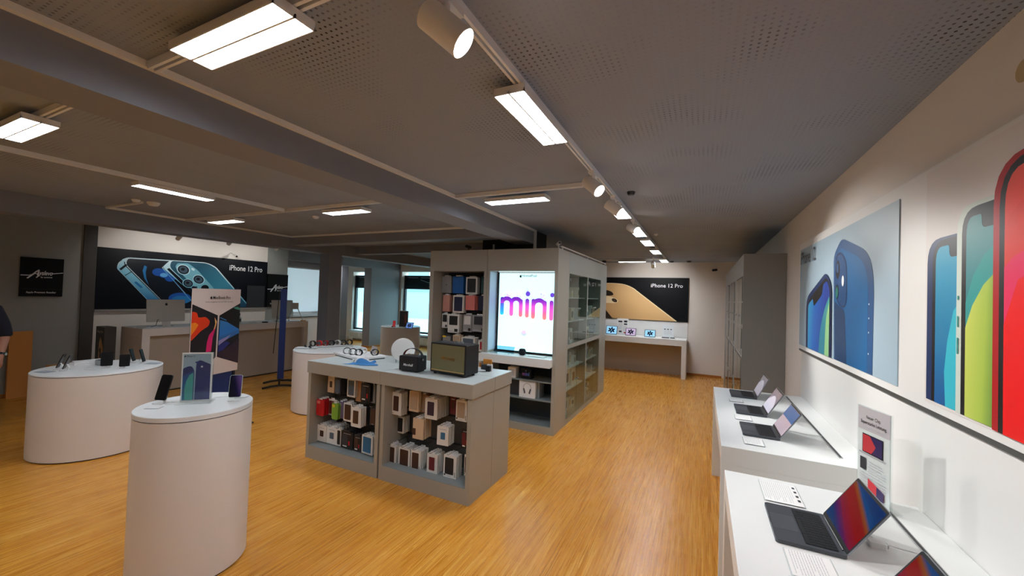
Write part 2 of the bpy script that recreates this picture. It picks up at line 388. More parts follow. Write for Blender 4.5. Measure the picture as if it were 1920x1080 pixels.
# street outside
M_str = painted('pale street paving', (196, 214, 216), 0.8, 0.06, 0.6); M_bld = painted('pale building render', (206, 222, 228), 0.8, 0.04)
tag(MB().box(-45, 10.85, -0.35, 12, 60, -0.25).build('street', M_str), 'pale paved street outside the shop windows', 'street', kind='structure')
for i, (x0, x1, y, h, lab) in enumerate([(-24.5, -22.3, 26, 7, 'tall narrow pale blue building outside the right shop window'), (-21.9, -19.4, 25, 1.9, 'low pale wall block outside the right shop window'), (-34, -30, 28, 4, 'pale building seen through the left shop window')]):
    b = thing('building', lab, 'building', ((x0+x1)/2, y, -0.25)); b['kind'] = 'structure'
    MB().box(x0, y, -0.25, x1, y+3, h).build('wall', mat('pale building %d' % i, ((120, 176, 205), (176, 208, 218), (200, 222, 226))[i], 0.8), b, world=True)
    r = MB(); r.box(x0-0.1, y-0.1, h, x1+0.1, y+3.1, h+0.15); r.build('roof', mat('pale roof edge', (150, 180, 192), 0.8), b, world=True)
bo = MB(); bo.cyl((-9.25, 13.3, -0.25), (-9.25, 13.3, 0.85), 0.035); bo.sphere((-9.25, 13.3, 0.88), 0.05)
tag(bo.build('bollard', mat('dark metal bollard', (40, 60, 90), 0.5)), 'dark slim bollard on the street outside the right window', 'bollard')
# radiators
for i, (x0, x1, lab) in enumerate([(-11.42, -10.45, 'low white radiator cover under the window seen through the left opening'), (-8.95, -7.3, 'white radiator cover beneath the window with the mirrored lettering')]):
    r = thing('radiator', lab, 'radiator', ((x0+x1)/2, 10.38, 0.0))
    MB().box(x0, 10.33, 0.08, x1, 10.49, 0.30).build('body', M_whitep, r, world=True)
    g = MB()
    for k in range(2): g.box(x0+0.03+k*(x1-x0)/2, 10.322, 0.11, x0+(k+1)*(x1-x0)/2-0.03, 10.33, 0.27)
    g.build('front_panel', mat('off white panel', (214, 214, 206), 0.5), r, world=True)
    for x in (x0+0.1, x1-0.14): MB().box(x, 10.37, 0.0, x+0.04, 10.45, 0.08).build('foot', M_whitep, r, world=True)
# ================================================================ ceiling lights, rails, spots
M_dif = mat('lit diffuser', (255, 255, 252), 0.4, emit=(240, 246, 255), es=PANEL_E)
# prismatic cover: most of its light goes downwards, little at grazing angles (same for every ray)
_N, _L = nodes(M_dif); _g = _N.new('ShaderNodeLayerWeight'); _g.inputs['Blend'].default_value = 0.5
_r1 = _N.new('ShaderNodeMapRange'); _r1.inputs[1].default_value = 0.15; _r1.inputs[2].default_value = 0.95; _r1.inputs[3].default_value = PANEL_E; _r1.inputs[4].default_value = PANEL_E*0.06
_L.new(_g.outputs['Facing'], _r1.inputs[0]); _L.new(_r1.outputs[0], _N['Principled BSDF'].inputs['Emission Strength'])
def rail(a, b, lab):
    mb = MB(); x0, x1 = sorted((a[0], b[0])); y0, y1 = sorted((a[1], b[1])); hw = 0.018
    o = thing('lighting_rail', lab, 'lighting rail', ((x0+x1)/2, (y0+y1)/2, 2.68))
    if x1-x0 < y1-y0:
        mb.box(x0-hw, y0, 2.685, x0-0.006, y1, ZC); mb.box(x0+0.006, y0, 2.685, x0+hw, y1, ZC)
        MB().box(x0-0.006, y0, 2.7, x0+0.006, y1, ZC).build('slot', M_black, o, world=True)
    else:
        mb.box(x0, y0-hw, 2.685, x1, y0-0.006, ZC); mb.box(x0, y0+0.006, 2.685, x1, y0+hw, ZC)
        MB().box(x0, y0-0.006, 2.7, x1, y0+0.006, ZC).build('slot', M_black, o, world=True)
    mb.build('rail_body', mat('white rail metal', (236, 238, 240), 0.4), o, world=True); return o
rail((-0.745, -3.5), (-0.745, 10.2), 'long white track rail running the length of the ceiling near the phone poster wall')
rail((-2.17, 0.84), (-0.765, 0.84), 'short white cross rail above the large nearest ceiling light')
rail((-2.17, 3.19), (-0.765, 3.19), 'white cross rail from the beam to the long track, above the central display island')
rail((-4.56, -3.5), (-4.56, 3.07), 'white rail on the ceiling of the left bay, running from the camera side')
rail((-4.54, 0.84), (-2.52, 0.84), 'white cross rail above the light at the left edge of the photo')
rail((-6.77, 3.1), (-2.52, 3.1), 'white cross rail spanning the left bay between the two beams')
rail((-2.15, 9.55), (-0.765, 9.55), 'white cross rail near the back wall')
rail((-4.2, 5.02), (-3.9, 6.26), 'thin')if False else None
def panel_light(cx, cy, along, lab, L=0.62, group=None):
    o = thing('ceiling_light', lab, 'ceiling light', (cx, cy, 2.66), 0 if along == 'x' else math.pi/2)
    h = L/2; W_ = 0.075
    b = MB(); b.box(-h, -W_, 0.0, h, W_, 0.022)
    for s in (-1, 1): b.box(-h, s*W_-0.004*(s > 0)-0.0*(s < 0), -0.012, h, s*W_+0.004*(s < 0)+0.0, 0.0)
    for s in (-1, 1): b.box(min(s*h, s*(h-0.006)), -W_, -0.012, max(s*h, s*(h-0.006)), W_, 0.0)
    b.box(-0.06, -0.02, 0.022, 0.06, 0.02, 0.03); b.box(-h, -0.004, -0.012, h, 0.004, 0.0)
    b.build('housing', M_whitep, o)
    for y0, y1 in ((-0.069, -0.0045), (0.0045, 0.069)): MB().box(-h+0.008, y0, -0.009, h-0.008, y1, -0.001).build('diffuser', M_dif, o)
    return o
panel_light(-1.53, 0.83, 'x', 'largest bright twin ceiling light nearest the camera, left of the long track')
panel_light(-0.785, 1.84, 'y', 'bright twin light on the long track just past the big spotlight')
panel_light(-1.59, 3.34, 'x', 'ceiling light hanging across the cross rail above the central island')
panel_light(-3.69, 0.83, 'x', 'square looking bright ceiling light cut by the left edge of the photo')
panel_light(-4.64, 2.02, 'y', 'long ceiling light beside the left bay rail, above the poster stand')
panel_light(-5.95, 3.18, 'x', 'ceiling light over the reception counter side of the left bay')
panel_light(-3.68, 3.22, 'x', 'ceiling light in the left bay beside the main beam')
panel_light(-4.33, 5.38, 'x', 'small distant ceiling light between the two cross beams', 0.34)
panel_light(-0.785, 4.12, 'y', 'second track light, partly behind a white spotlight')
panel_light(-0.785, 5.45, 'y', 'third track light, below the fourth white spotlight')
panel_light(-0.785, 6.45, 'y', 'fourth track light down the long track')
panel_light(-0.785, 7.68, 'y', 'fifth track light down the long track')
panel_light(-0.785, 9.4, 'y', 'last track light next to the back wall')
panel_light(-1.5, 9.55, 'x', 'flat looking ceiling light in front of the gold phone poster')
panel_light(-0.785, -0.9, 'y', 'unseen fill light added to the track behind the camera'); panel_light(-3.69, -1.6, 'x', 'unseen fill light added to the left bay behind the camera'); panel_light(-5.9, -0.6, 'x', 'unseen fill light added behind the camera near the left wall')  # unseen fixtures added behind the camera to balance the room light
panel_light(-8.25, 7.7, 'y', 'unseen fill light added in the window bay behind the far beam'); panel_light(-10.6, 9.0, 'x', 'unseen fill light added in the side room behind the grey pier')  # added out of sight to brighten the dark far left area
M_lens = mat('lit spot lens', (255, 255, 250), 0.3, emit=(255, 246, 232), es=22.0)
def spot(name, pos, aim, lab, watt, rail_z=2.685, size=60, r=0.048, ln=0.15, energy_on=True, cat='spotlight'):
    """pos = centre of the can"""
    p = Vector(pos); d = (Vector(aim)-p).normalized()
    o = thing(name, lab, cat, pos)
    a = p-d*ln*0.5; b = p+d*ln*0.5
    c = MB(); c.cyl(a, b, r, n=28); c.cyl(a-d*0.004, a, r*0.86, r, n=28)
    c.build('can', M_whitep, o, world=True, smooth=True)
    MB().cyl(b, b+d*0.003, r*0.86, n=28).build('lens', M_lens, o, world=True)
    k = MB(); k.cyl((p.x, p.y, p.z+r*0.5), (p.x, p.y, rail_z), 0.012, n=12); k.box(p.x-0.02, p.y-0.07, rail_z-0.02, p.x+0.02, p.y+0.07, rail_z+0.005); k.build('bracket', M_whitep, o, world=True)
    if watt:
        l = bpy.data.lights.new('spot_lamp', 'SPOT'); l.energy = watt; l.spot_size = R(size); l.spot_blend = 0.6; l.shadow_soft_size = 0.02; l.color = (1, 0.98, 0.95)
        lo = bpy.data.objects.new('spot_lamp', l); C.objects.link(lo); lo.parent = o
        lo.matrix_parent_inverse = Matrix(); lo.location = (b+d*0.012)-p; lo.rotation_euler = d.to_track_quat('-Z', 'Y').to_euler()
    return o
spot('spotlight', (-0.742, 1.0, 2.59), (0.9, 1.75, 1.15), 'large white cylindrical spotlight nearest the camera, its lens glowing', SPOT_W)
spot('spotlight', (-0.742, 2.86, 2.59), (0.9, 2.2, 1.1), 'white spotlight second along the track, by the cross rail', SPOT_W*1.3)
spot('spotlight', (-0.742, 3.62, 2.59), (0.9, 3.5, 1.3), 'white spotlight third along the track, in front of a bright panel', SPOT_W)
spot('spotlight', (-0.742, 4.75, 2.59), (0.88, 3.4, 1.5), 'white spotlight fourth along the track', SPOT_W*1.9)
spot('spotlight', (-1.0, 9.3, 2.56), (-1.1, 10.5, 1.9), 'small white spotlight pointing at the gold phone poster', SPOT_W*0.45, ZC, 110)
spot('spotlight', (-8.35, 3.72, 2.6), (-9.3, 3.72, 2.0), 'small white spotlight above the left end of the dark phone poster', SPOT_W*0.28, ZC, 120, 0.035, 0.1)
spot('spotlight', (-8.35, 4.55, 2.62), (-9.3, 4.55, 2.0), 'small white spotlight above the middle of the dark phone poster', SPOT_W*0.28, ZC, 120, 0.035, 0.1)
spot('spotlight', (-8.35, 5.5, 2.62), (-9.3, 5.5, 2.0), 'small white spotlight above the name on the dark phone poster', SPOT_W*0.28, ZC, 120, 0.035, 0.1)
# detectors and cameras
def disc(pos, r, h, lab, m=None, cat='smoke detector', name='smoke_detector'):
    b = MB(); b.lathe([(r, 0), (r*1.0, -h*0.4), (r*0.7, -h)], pos, 20); return tag(b.build(name, m or M_whitep, smooth=True, origin=pos), lab, cat)
disc((-5.83, 2.33, ZC), 0.06, 0.04, 'flat white round smoke detector at the end of the short ceiling duct')
disc((-5.86, 2.18, ZC), 0.04, 0.03, 'smaller round sensor beside the smoke detector', name='ceiling_sensor', cat='sensor')
disc((-4.59, 3.53, ZC), 0.04, 0.03, 'small white round sensor in the middle of the left bay ceiling', name='ceiling_sensor', cat='sensor')
disc((-0.59, 3.6, ZC), 0.035, 0.03, 'small grey sensor on the ceiling right of the long track', M_dark, name='ceiling_sensor', cat='sensor')
disc((-0.62, 6.0, ZC), 0.03, 0.025, 'tiny pale sensor beside the fourth track light', name='ceiling_sensor', cat='sensor')
disc((-0.68, 10.2, ZC), 0.05, 0.03, 'dark round sensor at the back wall end of the track', M_dark, name='ceiling_sensor', cat='sensor')
disc((-0.3, 10.2, ZC), 0.05, 0.03, 'dark round sensor on the ceiling above the right end of the gold poster', M_dark, name='ceiling_sensor', cat='sensor')
def seccam(pos, dirn, lab, m=M_whitep, s=1.0, pole=None):
    o = thing('security_camera', lab, 'security camera', pos); p = Vector(pos); d = Vector(dirn).normalized()
    MB().cyl(p-d*0.05*s, p+d*0.05*s, 0.025*s, n=14).build('body', m, o, world=True, smooth=True)
    MB().cyl(p+d*0.05*s, p+d*0.054*s, 0.02*s, n=14).build('lens', M_black, o, world=True)
    q = Vector(pole if pole else (p.x, p.y, p.z+0.1)); MB().tube([p, (p+q)/2, q], 0.009*s, 6).build('bracket', m, o, world=True); return o
seccam((-9.1, 5.1, 2.43), (1, -0.3, -0.3), 'white security camera above the dark phone poster', pole=(-9.3, 5.1, 2.5))
seccam((0.25, 10.35, 2.52), (-1, -1, -0.2), 'small black security camera by the tall right hand cabinet', M_black, 1.1, (0.25, 10.5, 2.52))
seccam((-1.69, 4.86, 2.46), (0.6, -0.8, 0.1), 'white camera clipped to the front corner on top of the screen tower', M_whitep, 0.9, (-1.72, 4.95, 2.40))
seccam((-1.69, 7.5, 2.47), (0.6, -0.8, -0.1), 'camera clipped to the far end on top of the tower', M_dark, 0.9, (-1.72, 7.52, 2.40))
seccam((-3.15, 5.0, 2.47), (-0.2, -1, 0.1), 'small dark camera on top of the tablet case shelves', M_dark, 0.9, (-3.15, 5.02, 2.40))
# stain on the wall board
st = MB(); st.cyl((0.895, 1.79, 2.52), (0.892, 1.79, 2.52), 0.035, n=24)
tag(st.build('blanking_cap', mat('beige cap', (190, 170, 130), 0.6)), 'beige round blanking cap high on the right wall above the three phone poster', 'blanking cap')
# ================================================================ right wall: board, tray, posters
# upper board carries the posters, lower board sits 3 cm deeper; a grey strip runs between them
struct('trim_11', MB().box(0.862, -3.4, 1.345, 0.895, 4.75, 2.36), M_board)
struct('trim_12', MB().box(0.886, -3.4, 0.0, 0.8949, 4.74, 1.32), M_board)
struct('trim_13', MB().box(0.868, -3.4, 1.322, 0.8948, 4.745, 1.343), mat('grey gap strip', (96, 96, 94), 0.4, 0.5))
def poster_right(name, lab, x, paint, mats):
    """print on the right wall; art coordinates are (-y, z) so that left in the photo is far away"""
    mb = MB(); A = Art(mb, (x, 0, 0), (0, -1, 0), (0, 0, 1)); paint(A); return tag(mb.build(name, mats), lab, 'poster')
def yz_(pts): return [(-a, b) for a, b in pts]
G_navy = mat('print navy', (14, 44, 92), 0.35); G_navyd = mat('print deep navy', (10, 18, 52), 0.35); G_navyl = mat('print blue edge', (36, 84, 136), 0.35)
G_blk = mat('print black', (12, 12, 16), 0.35); G_silv = mat('print pale metal', (205, 216, 205), 0.35)
def art_blue(A):
    m = dict(bg=0, navy=1, face=2, scr=3, green=4, blk=5, edge=6, cam=7, wht=8, grn=9, band=10, green2=11)
    A.mb.box(0.857, 2.545, 1.385, 0.8615, 4.69, 2.295, 0)
    # right phone, seen from its back
    A.poly(rpoly(yz_([(3.555, 1.387), (3.60, 2.13), (3.44, 2.222), (3.36, 2.215), (2.93, 2.085), (2.84, 1.93), (2.85, 1.387)]), [0, .06, .05, .03, .14, .12, 0]), 6)
    A.poly(rpoly(yz_([(3.535, 1.387), (3.578, 2.09), (3.44, 2.17), (3.02, 2.05), (2.925, 1.93), (2.93, 1.387)]), [0, .05, .05, .12, .08, 0]), 2)
    A.poly(rpoly(yz_([(3.53, 1.387), (3.56, 1.80), (3.44, 1.76), (3.33, 1.74), (3.28, 1.387)]), [0, .03, .06, .06, 0]), 10)
    A.poly(rpoly(yz_([(3.555, 1.86), (3.558, 2.12), (3.44, 2.145), (3.30, 2.07), (3.285, 1.80), (3.34, 1.745), (3.47, 1.775)]), [.05, .06, .05, .08, .06, .06, .05]), 1)
    A.poly(rpoly(yz_([(3.54, 1.86), (3.545, 2.10), (3.44, 2.13), (3.315, 2.06), (3.30, 1.80), (3.35, 1.758), (3.46, 1.785)]), [.05, .06, .05, .08, .06, .06, .05]), 7)
    A.disc(-3.49, 2.02, 0.045, 5, ry=0.065); A.disc(-3.495, 2.03, 0.022, 6, ry=0.034)
    A.disc(-3.50, 1.865, 0.038, 5, ry=0.05); A.disc(-3.50, 1.86, 0.028, 9, ry=0.04); A.disc(-3.37, 1.935, 0.025, 8, ry=0.037)
    for z in (1.78, 1.70, 1.62, 1.50): A.disc(-2.885, z, 0.006, 8, l=0.008, n=8)
    # left phone with its notch
    A.poly(rpoly(yz_([(4.385, 1.387), (4.40, 1.83), (3.78, 2.02), (3.625, 1.93), (3.615, 1.387)]), [0, .12, .06, .08, 0]), 1)
    A.poly(rpoly(yz_([(4.335, 1.387), (4.345, 1.80), (3.76, 1.985), (3.645, 1.91), (3.64, 1.387)]), [0, .1, .06, .06, 0]), 5)
    A.poly(rpoly(yz_([(4.31, 1.387), (4.32, 1.77), (4.16, 1.82), (4.12, 1.755), (3.87, 1.85), (3.84, 1.93), (3.74, 1.955), (3.665, 1.89), (3.66, 1.387)]), [0, .05, .01, .02, .03, .01, .03, .05, 0]), 3)
    A.poly(rpoly(yz_([(3.665, 1.387), (3.665, 1.84), (3.80, 1.74), (3.92, 1.57), (3.95, 1.387)]), [0, .03, .1, .1, 0]), 4)
    A.poly(rpoly(yz_([(3.665, 1.387), (3.665, 1.80), (3.75, 1.68), (3.78, 1.387)]), [0, .03, .1, 0]), 11)
    A.text('iPhone 12', -4.64, 2.15, 0.165, 5, 0.008, 0.54)
poster_right('poster', 'light blue poster of two blue phones on the right wall', 0.856, art_blue,
    [mat('print grey blue', (163, 186, 200), 0.4), G_navy, grad('print phone back blue', (0, -1.0, 0.35), 0.9, [(0.0, (6, 50, 98)), (0.5, (8, 92, 148)), (1.0, (12, 106, 166))]),
     grad('print screen blue', (0, 3.0, 0.2), -1.8, [(0, (28, 60, 150)), (0.45, (18, 96, 176)), (1, (64, 186, 214))]),
     grad('print soft green', (0, -2.2, 0.6), 1.2, [(0, (38, 128, 150)), (0.5, (84, 176, 160)), (1, (160, 214, 150))]), G_blk, G_navyl, mat('print camera blue', (20, 74, 126), 0.35), mat('print white', (240, 244, 246), 0.4), mat('print emerald', (36, 120, 110), 0.35), mat('print dark teal', (16, 60, 104), 0.35), mat('print lime', (150, 204, 140), 0.35)])
def art_trio(A):
    A.mb.box(0.858, 0.2, 1.375, 0.8615, 2.285, 2.34, 0)
    # far blue phone
    A.poly(rpoly(yz_([(2.268, 1.388), (2.268, 2.05), (1.95, 2.05), (1.95, 1.388)]), [0, .10, 0, 0]), 1)
    A.poly(rpoly(yz_([(2.225, 1.388), (2.225, 2.04), (1.95, 2.04), (1.95, 1.388)]), [0, .09, 0, 0]), 5)
    A.poly(rpoly(yz_([(2.20, 1.388), (2.20, 2.013), (2.105, 2.013), (2.10, 1.965), (1.95, 1.965), (1.95, 1.388)]), [0, .07, .01, .02, 0, 0]), 2)
    A.poly([(-a, b) for a, b in [(2.12, 1.388), (2.13, 1.52), (2.11, 1.64), (2.07, 1.76), (1.95, 1.86), (1.95, 1.388)]], 3)
    # green phone
    A.poly(rpoly(yz_([(2.05, 1.385), (2.05, 2.145), (1.80, 2.145), (1.80, 1.385)]), [0, .10, 0, 0]), 6)
    A.poly(rpoly(yz_([(2.018, 1.385), (2.018, 2.128), (1.80, 2.128), (1.80, 1.385)]), [0, .09, 0, 0]), 5)
    A.poly(rpoly(yz_([(1.99, 1.385), (1.99, 2.095), (1.905, 2.095), (1.90, 2.045), (1.80, 2.045), (1.80, 1.385)]), [0, .07, .01, .02, 0, 0]), 7)
    A.poly([(-a, b) for a, b in [(1.99, 1.79), (1.95, 1.88), (1.89, 1.95), (1.80, 2.00), (1.80, 1.385), (1.99, 1.385)]], 8)
    A.poly([(-a, b) for a, b in [(1.99, 1.385), (1.99, 1.70), (1.95, 1.78), (1.89, 1.85), (1.80, 1.91), (1.80, 1.385)]], 9)
    for z0, z1 in ((1.80, 1.815), (1.70, 1.74), (1.60, 1.66)): A.rect(-2.040, z0, -2.032, z1, 8)
    # red phone
    A.poly(rpoly(yz_([(1.838, 1.38), (1.838, 2.25), (1.05, 2.25), (1.05, 1.38)]), [0, .15, .15, 0]), 10)
    A.poly(rpoly(yz_([(1.808, 1.38), (1.808, 2.235), (1.08, 2.235), (1.08, 1.38)]), [0, .14, .14, 0]), 5)
    A.poly(rpoly(yz_([(1.782, 1.38), (1.782, 2.205), (1.60, 2.205), (1.59, 2.13), (1.30, 2.13), (1.29, 2.205), (1.10, 2.205), (1.10, 1.38)]), [0, .12, .01, .03, .03, .01, .12, 0]), 11)
    A.poly([(-a, b) for a, b in [(1.782, 2.02), (1.76, 2.06), (1.70, 2.10), (1.60, 2.12), (1.10, 2.12), (1.10, 1.38), (1.782, 1.38)]], 12)
    A.poly([(-a, b) for a, b in [(1.782, 1.90), (1.74, 1.93), (1.68, 1.95), (1.55, 1.96), (1.10, 1.96), (1.10, 1.38), (1.70, 1.38), (1.782, 1.6)]], 13)
    A.poly([(-a, b) for a, b in [(1.782, 1.72), (1.72, 1.86), (1.62, 1.89), (1.10, 1.9), (1.10, 1.38), (1.782, 1.38)]], 14)
poster_right('poster', 'wide poster with blue, green and red phones overlapping, at the right edge of the photo', 0.857, art_trio,
    [mat('poster stock white', (226, 220, 216), 0.4), G_navy, grad('trio blue', (0, 0.15, 0.9), -0.1, [(0, (8, 76, 148)), (1, (52, 190, 214))]), mat('trio cyan', (52, 186, 206), 0.35), G_blk, G_blk, G_silv,
     grad('trio teal', (0, 0, 1.2), -0.4, [(0, (36, 120, 126)), (1, (104, 174, 176))]), mat('trio mid teal', (46, 154, 150), 0.35), grad('trio yellow green', (0, 10, 0.3), -7.75, [(0, (64, 120, 60)), (0.4, (170, 196, 76)), (1, (206, 216, 100))]),
     mat('trio red edge', (176, 12, 24), 0.35), grad('trio red top', (0, 0, 2.5), -1.6, [(0, (236, 40, 30)), (1, (214, 92, 70))]), mat('trio scarlet', (226, 52, 40), 0.35), mat('trio pink', (232, 30, 92), 0.35), mat('trio pure red', (240, 6, 14), 0.35)])
# ================================================================ tables along the right wall
def wall_table(y0, y1, lab, g0, g1):
    x0, x1, h = 0.125, 0.884, 0.88
    o = thing('display_table', lab, 'table', ((x0+x1)/2, (y0+y1)/2, 0))
    MB().box(x0, y0, h-0.11, x1, y1, h).build('tabletop', M_lam, o, world=True, bevel=0.002)
    for a, b in ((y0, y0+0.1), (y1-0.1, y1)): MB().box(x0, a, 0.0, x1, b, h-0.1101).build('side_panel', M_lam, o, world=True, bevel=0.002)
    MB().box(x1-0.03, y0+0.101, 0.0, x1-0.008, y1-0.101, h-0.111).build('back_panel', M_lam, o, world=True)
    ch = MB(); ch.box(0.738, g0, h+0.0005, 0.756, g1, h+0.003); ch.build('cable_channel', M_alu, o, world=True)
    MB().box(0.742, g0+0.01, h+0.003, 0.752, g1-0.01, h+0.0036).build('channel_slot', M_dark, o, world=True)
    return o
wall_table(2.79, 4.68, 'white laptop table farther along the right wall, with three laptops on it', 2.93, 4.6)
wall_table(0.52, 2.40, 'white table in the near right corner, with the largest laptop on it', 0.8, 2.33)
# ---------------------------------------------------------------- laptops
M_sg = mat('space grey aluminium', (74, 78, 84), 0.42, 0.25); M_sgs = mat('grey aluminium rim', (140, 144, 150), 0.35, 0.8)
M_key = mat('black keys', (16, 17, 20), 0.5)
def scr_wall(nm):
    return grad(nm, (0.0, -0.45, 0.95), 0.25, [(0.0, (14, 44, 86)), (0.12, (58, 14, 78)), (0.26, (104, 8, 44)), (0.46, (118, 8, 12)), (0.64, (112, 10, 14)), (0.72, (110, 56, 14)), (0.80, (8, 52, 100)), (1.0, (6, 36, 84))], 0.12, 0.12)
def laptop(yc, lab, tilt, scr, parts=None):
    """origin at the middle of the base, front edge towards -x, lid opens over +x"""
    o = thing('laptop', lab, 'laptop', (0.37, yc, 0.8805), 0)
    D, W_ = 0.212, 0.304
    b = MB(); b.rbox(-D/2, -W_/2, 0.0, D/2, W_/2, 0.0135, 0.012, 'z'); b.build('base', M_sg, o, bevel=0.001)
    t = MB(); t.rbox(-0.099, -0.062, 0.0135, -0.018, 0.062, 0.0138, 0.004); t.build('trackpad', mat('trackpad grey', (84, 88, 94), 0.3, 0.2), o)
    k = MB()
    k.rbox(-0.012, -0.137, 0.0135, 0.086, 0.137, 0.01365, 0.004, m=0)
    for r in range(6):
        n = 14 if r else 4; x = -0.010+r*0.0160
        widths = [1]*14 if r else [3, 1.2, 6, 3.8]; tot = sum(widths); y = 0.134
        for q in widths:
            wd = 0.268*q/tot; k.box(x+0.0008, y-wd+0.0009, 0.0137, x+0.0150, y-0.0009, 0.0148, 1); y -= wd
    k.build('keyboard', [M_black, M_key], o)
    n = MB(); n.rbox(-D/2-0.0003, -0.025, 0.009, -D/2+0.004, 0.025, 0.0137, 0.002, 'x'); n.build('notch', M_dark, o)
    h = MB(); h.cyl((D/2-0.004, -0.12, 0.012), (D/2-0.004, 0.12, 0.012), 0.006, n=12); h.build('hinge', M_black, o)
    Mx = Matrix.Translation((D/2-0.003, 0, 0.013))@Matrix.Rotation(tilt, 4, 'Y')
    l = MB(); l.rbox(-0.0025, -W_/2, 0.0, 0.0025, W_/2, 0.210, 0.010, 'x', M=Mx); lid = l.build('lid', M_sgs, o)
    z = MB(); z.rbox(-0.0030, -W_/2+0.002, 0.002, -0.0025, W_/2-0.002, 0.208, 0.008, 'x', M=Mx); z.build('bezel', M_black, lid)
    s = MB(); s.rbox(-0.0034, -0.1435, 0.018, -0.0030, 0.1435, 0.198, 0.003, 'x', M=Mx)
    sm = [scr]
    if parts:
        sm = [scr]+[p[0] for p in parts]
        for i, (m_, pts) in enumerate(parts): s.poly([Mx@Vector((-0.0036-0.0002*i, -a, c)) for a, c in pts], i+1)
    s.build('screen', sm, lid); return o
laptop(1.925, 'large space grey laptop with red and blue screen on the near corner table', R(33), scr_wall('wallpaper red and blue'))
laptop(1.405, 'laptop mostly cut off at the bottom right edge of the photo', R(33), scr_wall('wallpaper red and blue'))
S_pk = mat('screen rose grey', (178, 160, 172), 0.15, emit=(178, 160, 172), es=0.15); S_bl = mat('screen mid blue', (20, 84, 140), 0.15, emit=(20, 84, 140), es=0.35); S_gr = mat('screen dim grey', (116, 104, 118), 0.15, emit=(116, 104, 118), es=0.15); S_li = mat('screen pale lilac', (196, 190, 204), 0.15, emit=(196, 190, 204), es=0.15)
laptop(3.235, 'nearest of the three far laptops, its screen half blue and half rose', R(33), S_pk, [(S_bl, [(-0.143, 0.115), (0.143, 0.115), (0.143, 0.197), (-0.143, 0.197)])])
laptop(3.805, 'middle laptop of the three on the farther wall table, pale curve on its screen', R(31), S_gr, [(S_li, [(-0.143, 0.02)]+[(0.143, 0.02), (0.143, 0.08)]+[(0.143-0.286*i/10, 0.09+0.06*math.sin(i/10*math.pi)) for i in range(1, 11)])])
laptop(4.43, 'farthest laptop of the three on the farther wall table, next to the grey cabinet', R(26), S_gr, [(S_li, [(-0.143, 0.02)]+[(0.143, 0.02), (0.143, 0.10)]+[(0.143-0.286*i/10, 0.11+0.05*math.sin(i/10*math.pi)) for i in range(1, 11)])])
# price cards on acrylic plates
def price_card(x0, x1, y0, y1, lab, seed, big=False):
    o = thing('price_card', lab, 'price card', ((x0+x1)/2, (y0+y1)/2, 0.8805))
    b = MB(); b.box(x0, y0, 0.8805, x1, y1, 0.8845); b.build('plate', M_acr, o, world=True)
    c = MB(); c.box(x0+0.004, y0+0.004, 0.8846, x1-0.004, y1-0.004, 0.8850, 0)
    A = Art(c, (x0, y0, 0.8850), (1, 0, 0), (0, 1, 0)) 
    # the print reads from the front edge (towards -x): rows run along y
    A = Art(c, (x1, y0, 0.8850), (0, 1, 0), (-1, 0, 0)); A.k = 0
    A = Art(c, (x0, y1, 0.8850), (0, -1, 0), (1, 0, 0))
    L_, H_ = y1-y0, x1-x0
    blank_lines(A, L_*0.06, H_*0.78, L_*0.9, int(H_/0.011), 0.0085, 1, 0.0022, seed)
    if big:
        for i in range(4): A.rect(L_*(0.12+0.2*i), H_*0.86, L_*(0.2+0.2*i), H_*0.93, 2)
    c.build('card', [M_paper, M_ptext, M_dark], o, world=True); return o
price_card(0.27, 0.425, 2.12, 2.35, 'large price card lying beyond the near laptop, by the far edge of the near table', 1, True)
price_card(0.28, 0.42, 1.58, 1.745, 'price card lying in front of the near laptop at the bottom of the photo', 2)
price_card(0.255, 0.37, 2.895, 3.04, 'price card beside the laptop with the blue and rose screen', 3)
price_card(0.245, 0.36, 3.47, 3.61, 'price card beside the middle laptop of the farther wall table', 4)
price_card(0.24, 0.35, 4.07, 4.17, 'price card beside the farthest laptop of the wall table', 5)
# acrylic sign holder on the near table
o = thing('sign_holder', 'tall acrylic sign holder with a laptop advert on the near right table', 'sign holder', (0.71, 2.33, 0.8815))
rz = R(-62); Mh = Matrix.Translation((0.71, 2.335, 0.8815))@Matrix.Rotation(math.atan2(-0.181, 0.06), 4, 'Z')
b = MB(); b.box(-0.10, -0.045, 0, 0.10, 0.045, 0.006); b.xf(Mh).build('foot', M_acr, o, world=True)
b = MB(); b.box(-0.095, -0.004, 0.006, 0.095, -0.0015, 0.42); b.box(-0.095, 0.0015, 0.006, 0.095, 0.004, 0.42); b.box(0.095, -0.006, 0.006, 0.099, 0.006, 0.42); b.xf(Mh).build('pane', M_acr, o, world=True)
c = MB(); c.box(-0.093, -0.0009, 0.012, 0.093, 0.0009, 0.417, 0); A = Art(c, (-0.093, -0.0009, 0.012), (1, 0, 0), (0, 0, 1))
A.rect(0.0, 0.30, 0.186, 0.405, 1); A.text('Neuer Chip.', 0.093, 0.355, 0.022, 2, 0.01, 0.085, 'c'); A.text('Superstarke Leistung.', 0.093, 0.33, 0.022, 2, 0.01, 0.15, 'c'); blank_lines(A, 0.03, 0.312, 0.16, 1, 0.01, 3, 0.003, 4)
A.poly([(0.03, 0.20), (0.15, 0.20), (0.15, 0.285), (0.03, 0.285)], 4); A.poly([(0.034, 0.204), (0.146, 0.204), (0.146, 0.281), (0.034, 0.281)], 5)
A.poly([(0.034, 0.204), (0.085, 0.204), (0.11, 0.24), (0.075, 0.281), (0.034, 0.281)], 6); A.rect(0.012, 0.192, 0.165, 0.199, 7)
A.rect(0.02, 0.12, 0.055, 0.175, 8); blank_lines(A, 0.07, 0.165, 0.17, 5, 0.012, 3, 0.004, 8); blank_lines(A, 0.02, 0.105, 0.17, 5, 0.012, 3, 0.004, 9)
